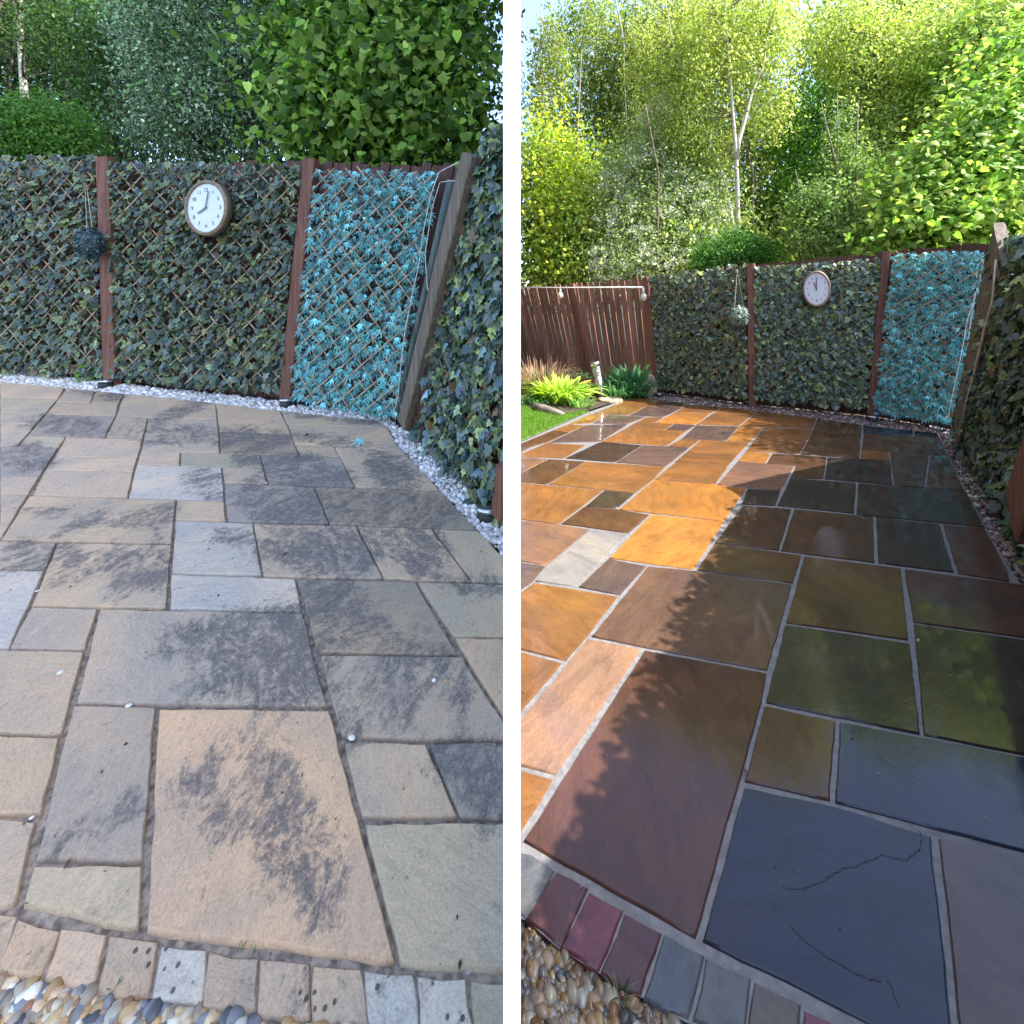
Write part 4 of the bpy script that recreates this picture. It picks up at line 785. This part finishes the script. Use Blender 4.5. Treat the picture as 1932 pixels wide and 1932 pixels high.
# left garden: shaded trees
def LT(px, Y): return Vector(((px-966)/F*Y, Y, .2))
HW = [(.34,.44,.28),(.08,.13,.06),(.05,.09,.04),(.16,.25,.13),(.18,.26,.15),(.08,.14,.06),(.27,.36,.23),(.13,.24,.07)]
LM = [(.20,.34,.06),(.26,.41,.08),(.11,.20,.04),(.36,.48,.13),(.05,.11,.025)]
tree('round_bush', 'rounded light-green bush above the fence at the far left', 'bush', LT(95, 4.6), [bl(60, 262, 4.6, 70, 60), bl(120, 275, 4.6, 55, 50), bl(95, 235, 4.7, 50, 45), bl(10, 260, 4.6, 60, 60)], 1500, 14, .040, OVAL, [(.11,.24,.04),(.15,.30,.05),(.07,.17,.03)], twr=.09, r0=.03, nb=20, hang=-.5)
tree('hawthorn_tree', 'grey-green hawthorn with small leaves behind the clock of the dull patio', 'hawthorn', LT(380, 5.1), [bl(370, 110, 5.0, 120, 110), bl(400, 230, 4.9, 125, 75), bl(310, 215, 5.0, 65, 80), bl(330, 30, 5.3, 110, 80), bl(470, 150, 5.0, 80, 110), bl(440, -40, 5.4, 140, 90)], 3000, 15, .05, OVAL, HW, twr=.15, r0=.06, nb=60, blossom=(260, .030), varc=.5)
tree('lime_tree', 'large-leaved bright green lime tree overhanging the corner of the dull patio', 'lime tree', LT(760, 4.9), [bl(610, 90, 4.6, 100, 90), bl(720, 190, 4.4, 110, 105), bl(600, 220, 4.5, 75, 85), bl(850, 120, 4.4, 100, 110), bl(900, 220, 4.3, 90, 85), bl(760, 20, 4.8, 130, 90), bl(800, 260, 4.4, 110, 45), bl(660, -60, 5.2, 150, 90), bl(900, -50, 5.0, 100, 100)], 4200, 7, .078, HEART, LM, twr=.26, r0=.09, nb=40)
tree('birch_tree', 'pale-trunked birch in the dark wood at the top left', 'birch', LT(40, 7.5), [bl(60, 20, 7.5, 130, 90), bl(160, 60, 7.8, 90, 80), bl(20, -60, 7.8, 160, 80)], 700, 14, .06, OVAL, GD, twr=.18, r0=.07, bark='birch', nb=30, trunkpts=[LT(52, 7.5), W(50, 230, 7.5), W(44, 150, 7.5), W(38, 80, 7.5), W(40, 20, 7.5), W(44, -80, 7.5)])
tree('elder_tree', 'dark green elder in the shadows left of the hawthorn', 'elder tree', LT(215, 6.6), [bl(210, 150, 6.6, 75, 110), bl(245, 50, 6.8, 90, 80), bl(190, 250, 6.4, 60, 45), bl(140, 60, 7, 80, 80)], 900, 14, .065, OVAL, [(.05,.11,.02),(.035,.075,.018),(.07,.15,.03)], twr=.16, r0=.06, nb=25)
# far wood, one mass
def wood(name, specs, n, ls, pal):
    root = None; allb = [bl(*q) for q in specs]; tw, dd = crown_pts(allb, n//12, .2); pos = np.repeat(tw, 12, 0)+rng.normal(0, .28, (len(tw)*12, 3)); k = len(pos)
    R = rot_from(rng.normal(0, .7, (k, 3))+np.array([0, -.4, .5]), rng.normal(0, .5, (k, 3))+np.array([0, 0, 1])); pal = np.array(pal); c = np.repeat(pal[rng.integers(0, len(pal), len(tw))], 12, 0)*rng.uniform(.7, 1.2, (k, 1))
    o = link(name, scatter(OVAL[0], OVAL[1], pos, R, ls*rng.uniform(.6, 1.3, k), c), M['leaf']); o['kind'] = 'stuff'; return o
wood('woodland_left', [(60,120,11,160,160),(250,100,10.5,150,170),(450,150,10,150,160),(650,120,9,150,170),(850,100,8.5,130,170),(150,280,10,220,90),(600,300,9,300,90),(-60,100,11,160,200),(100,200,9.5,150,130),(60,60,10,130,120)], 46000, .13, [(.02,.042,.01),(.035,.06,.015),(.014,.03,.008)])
DW = MB()
for i in range(26):
    px = random.uniform(-40, 930); Y = random.uniform(6.5, 9.5); branchy(DW, [LT(px, Y), W(px+random.uniform(-15, 15), 150, Y), W(px+random.uniform(-40, 40), -80, Y)], random.uniform(.02, .06), .015, 6)
o = DW.build('woodland_stems_left', M['bark'], None, True); o['kind'] = 'stuff'
# right garden: sunlit trees
YG = [(.40,.46,.06),(.48,.53,.08),(.30,.42,.06),(.20,.33,.05)]
MG = [(.42,.52,.14),(.24,.36,.06),(.30,.42,.08),(.18,.30,.05),(.38,.46,.12)]
OG = [(.36,.44,.09),(.44,.50,.13),(.26,.36,.07),(.50,.55,.18)]
WG = [(.42,.50,.22),(.24,.34,.10),(.32,.40,.15),(.18,.28,.07)]
tree('maple_tree', 'yellow-green maple behind the board fence at the left of the sunlit garden', 'maple', gb(1030, 11.5), [bl(1000, 480, 11.2, 65, 60), bl(1070, 455, 11.2, 60, 60), bl(1005, 400, 11.4, 60, 60), bl(1060, 520, 11, 60, 30), bl(1010, 330, 11.8, 50, 55), bl(1110, 500, 11, 40, 45), bl(975, 520, 11, 60, 40), bl(1075, 400, 11.5, 40, 40), bl(1000, 255, 12, 35, 50), bl(1085, 330, 11.8, 35, 50), bl(1135, 440, 11, 45, 60), bl(1035, 300, 12, 35, 50)], 2500, 14, .09, IVY, YG, twr=.42, r0=.09, nb=40, varc=.35)
tree('hawthorn_tree', 'white-blossomed hawthorn behind the fence of the sunlit garden', 'hawthorn', gb(1230, 10.2), [bl(1200, 440, 10, 75, 65), bl(1160, 500, 9.8, 50, 40), bl(1280, 400, 10, 75, 75), bl(1235, 330, 10.3, 75, 65), bl(1320, 470, 9.6, 45, 40), bl(1240, 500, 9.6, 70, 35), bl(1180, 360, 10.4, 50, 55), bl(1290, 300, 10.3, 50, 50), bl(1250, 230, 10.5, 45, 50), bl(1340, 400, 10, 40, 60)], 3400, 14, .075, OVAL, WG, twr=.36, r0=.08, nb=60, blossom=(2600, .062))
tree('birch_tree', 'forked white-trunked birch in the middle of the sunlit garden', 'birch', gb(1392, 9.3), [bl(1340, 110, 9.3, 85, 75), bl(1430, 80, 9.3, 75, 75), bl(1300, 200, 9.4, 60, 60), bl(1450, 190, 9.4, 50, 55), bl(1380, 20, 9.5, 120, 55), bl(1340, 270, 9.6, 50, 40)], 1900, 13, .075, OVAL, OG, twr=.22, droopy=.35, r0=.05, bark='birch', nb=60, hang=1.3,
     trunks=[[gb(1392, 9.0), W(1392, 435, 9.0), W(1391, 360, 9), W(1389, 295, 9), W(1383, 220, 9), W(1378, 150, 9), W(1373, 80, 9), W(1366, 30, 9), W(1362, -40, 9)], [W(1389, 300, 9), W(1394, 265, 9), W(1405, 228, 9), W(1419, 174, 9), W(1440, 126, 9), W(1450, 60, 9)]])
tree('birch_tree', 'leaning pale-trunked birch left of the forked birch', 'birch', gb(1386, 9.6), [bl(1250, 60, 9.8, 70, 60), bl(1290, 130, 9.8, 45, 50), bl(1220, 130, 9.9, 50, 50)], 420, 13, .065, OVAL, OG, twr=.13, droopy=.35, r0=.042, bark='birch', nb=30, hang=1.3,
     trunkpts=[gb(1386, 9.5), W(1384, 430, 9.5), W(1368, 349, 9.5), W(1351, 295, 9.5), W(1333, 255, 9.5), W(1319, 215, 9.5), W(1292, 145, 9.5), W(1271, 88, 9.5), W(1260, 30, 9.5), W(1250, -30, 9.5)])
for (px, Y, lb, ys) in ((1030, 13, 'slender tall birch with sky behind it at the left of the sunlit garden', 60), (1115, 13.5, 'slender tall birch behind the yellow maple', 20), (1190, 13, 'slender tall birch behind the blossoming hawthorn', 30)):
    tree('birch_tree', lb, 'birch', gb(px, Y), [bl(px-15, 240, Y, 42, 80), bl(px+15, 150, Y, 40, 80), bl(px, 90, Y, 42, 60), bl(px+5, 320, Y, 45, 60), bl(px+10, ys, Y, 35, 40)], 560, 11, .085, OVAL, [(.24,.30,.06),(.30,.36,.09),(.17,.24,.05)], twr=.15, droopy=.3, r0=.028, bark='birch', nb=40, hang=1.2, trunkpts=curve(gb(px, Y), W(px-20, 20, Y), 9, .10))
tree('low_bush', 'low dark green bush behind the fence below the forked birch', 'bush', gb(1395, 8.3), [bl(1395, 470, 8.2, 45, 32), bl(1350, 485, 8.3, 40, 28), bl(1435, 480, 8.2, 35, 25)], 900, 13, .055, OVAL, [(.07,.19,.03),(.10,.25,.04)], twr=.10, r0=.03, nb=20)
tree('elder_tree', 'bright green round-headed elder right of the forked birch', 'elder tree', gb(1515, 10), [bl(1515, 200, 10, 50, 50), bl(1490, 260, 10, 45, 50), bl(1540, 270, 10, 45, 60), bl(1510, 340, 10, 50, 50)], 1100, 13, .075, OVAL, [(.17,.34,.04),(.22,.40,.06),(.12,.26,.04)], twr=.14, r0=.06, nb=30)
tree('elm_sapling', 'thin upright elm saplings with pale leaves above the clock of the sunlit garden', 'elm sapling', gb(1580, 7.6), [bl(1580, 400, 7.5, 75, 55), bl(1560, 450, 7.3, 70, 35), bl(1600, 320, 7.6, 45, 60), bl(1530, 390, 7.6, 45, 50), bl(1620, 440, 7.3, 50, 40), bl(1590, 240, 7.7, 25, 50)], 950, 12, .075, OVAL, [(.20,.31,.08),(.26,.36,.11),(.15,.25,.06)], twr=.12, r0=.022, bark='twig', nb=50,
     trunks=[[gb(1584, 7.4), W(1582, 400, 7.5), W(1580, 250, 7.5), W(1580, 175, 7.5)], [gb(1600, 7.4), W(1575, 300, 7.5), W(1548, 190, 7.5)], [gb(1560, 7.4), W(1520, 400, 7.5), W(1500, 320, 7.5)], [gb(1610, 7.4), W(1615, 300, 7.5), W(1620, 190, 7.5)]])
tree('lime_tree', 'large-leaved lime tree overhanging the corner of the sunlit garden', 'lime tree', gb(1830, 6.4), [bl(1850, 370, 5.9, 95, 80), bl(1760, 420, 5.9, 70, 55), bl(1900, 260, 6.1, 90, 90), bl(1700, 465, 5.9, 40, 28), bl(1900, 430, 5.4, 60, 50), bl(1770, 340, 6.3, 60, 60), bl(1820, 440, 5.6, 80, 35), bl(1960, 330, 5.9, 80, 110), bl(1960, 150, 6.5, 80, 90)], 4600, 7, .078, HEART, [(.20,.35,.06),(.25,.40,.08),(.14,.27,.045),(.30,.42,.09),(.36,.45,.10)], twr=.25, r0=.09, nb=50)
tree('willow_tree', 'tall olive-green willow behind the elm saplings', 'willow', gb(1700, 9.6), [bl(1640, 120, 9.6, 85, 90), bl(1740, 90, 9.6, 90, 90), bl(1690, 230, 9.4, 80, 80), bl(1650, 320, 9.2, 60, 60), bl(1760, 210, 9.2, 60, 70), bl(1580, 60, 9.8, 70, 60), bl(1720, 330, 9, 60, 50)], 2800, 13, .08, OVAL, OG, twr=.28, droopy=.2, r0=.10, nb=70, hang=1.2)
tree('ash_tree', 'tall light-green ash at the upper right corner of the sunlit garden', 'ash tree', gb(1870, 8.4), [bl(1840, 110, 8.4, 90, 80), bl(1920, 60, 8.4, 90, 90), bl(1830, 220, 8.2, 60, 50)], 1500, 13, .10, OVAL, MG, twr=.26, r0=.09, nb=50)
wood('woodland_right', [(1090,420,15,110,110),(1250,330,14,130,150),(1400,350,12.5,120,160),(1480,420,12,120,100),(1640,230,11.5,110,190),(1750,250,11.5,130,190),(1900,200,10.5,130,220),(1330,480,12,300,70),(1700,440,11,250,80),(1230,170,14,110,100),(1330,80,13,110,110),(1600,60,12.5,110,100),(1420,230,13,80,100),(1450,60,14,60,60),(1250,40,14,80,60),(1090,220,14,60,90),(1160,140,14,60,100),(1170,250,13.5,60,90),(1040,330,14,60,60),(1060,90,15,45,80),(1020,180,15,40,70),(1120,40,15,60,60),(1750,40,12,140,90),(1560,400,11,110,110)], 150000, .14, [(.26,.34,.07),(.34,.42,.10),(.16,.24,.05),(.42,.48,.13),(.10,.16,.04)])
DW = MB()
for i in range(14):
    px = random.uniform(1000, 1920); Y = random.uniform(9, 12.5); tp = random.uniform(-60, 250); branchy(DW, [gb(px, Y), W(px+random.uniform(-15, 15), 330, Y), W(px+random.uniform(-45, 45), tp, Y)], random.uniform(.02, .05), .012, 6)
o = DW.build('woodland_stems_right', M['twig'], None, True); o['kind'] = 'stuff'
S.cycles.samples = 96

tree('shade_shrub', 'added dense round shrub, unseen outside the ivy fence, shading the far paving', 'shrub', Vector((5.05, 3.35, -.1)), [(Vector((5.05, 3.35, 2.6)), .62, .75, .60), (Vector((5.25, 3.1, 1.9)), .6, .7, .6), (Vector((5.0, 3.75, 2.3)), .45, .5, .5)], 1300, 9, .085, OVAL, MG, twr=.10, r0=.05, nb=30, shell=.1)  # added out of view so its shadow covers the far paving
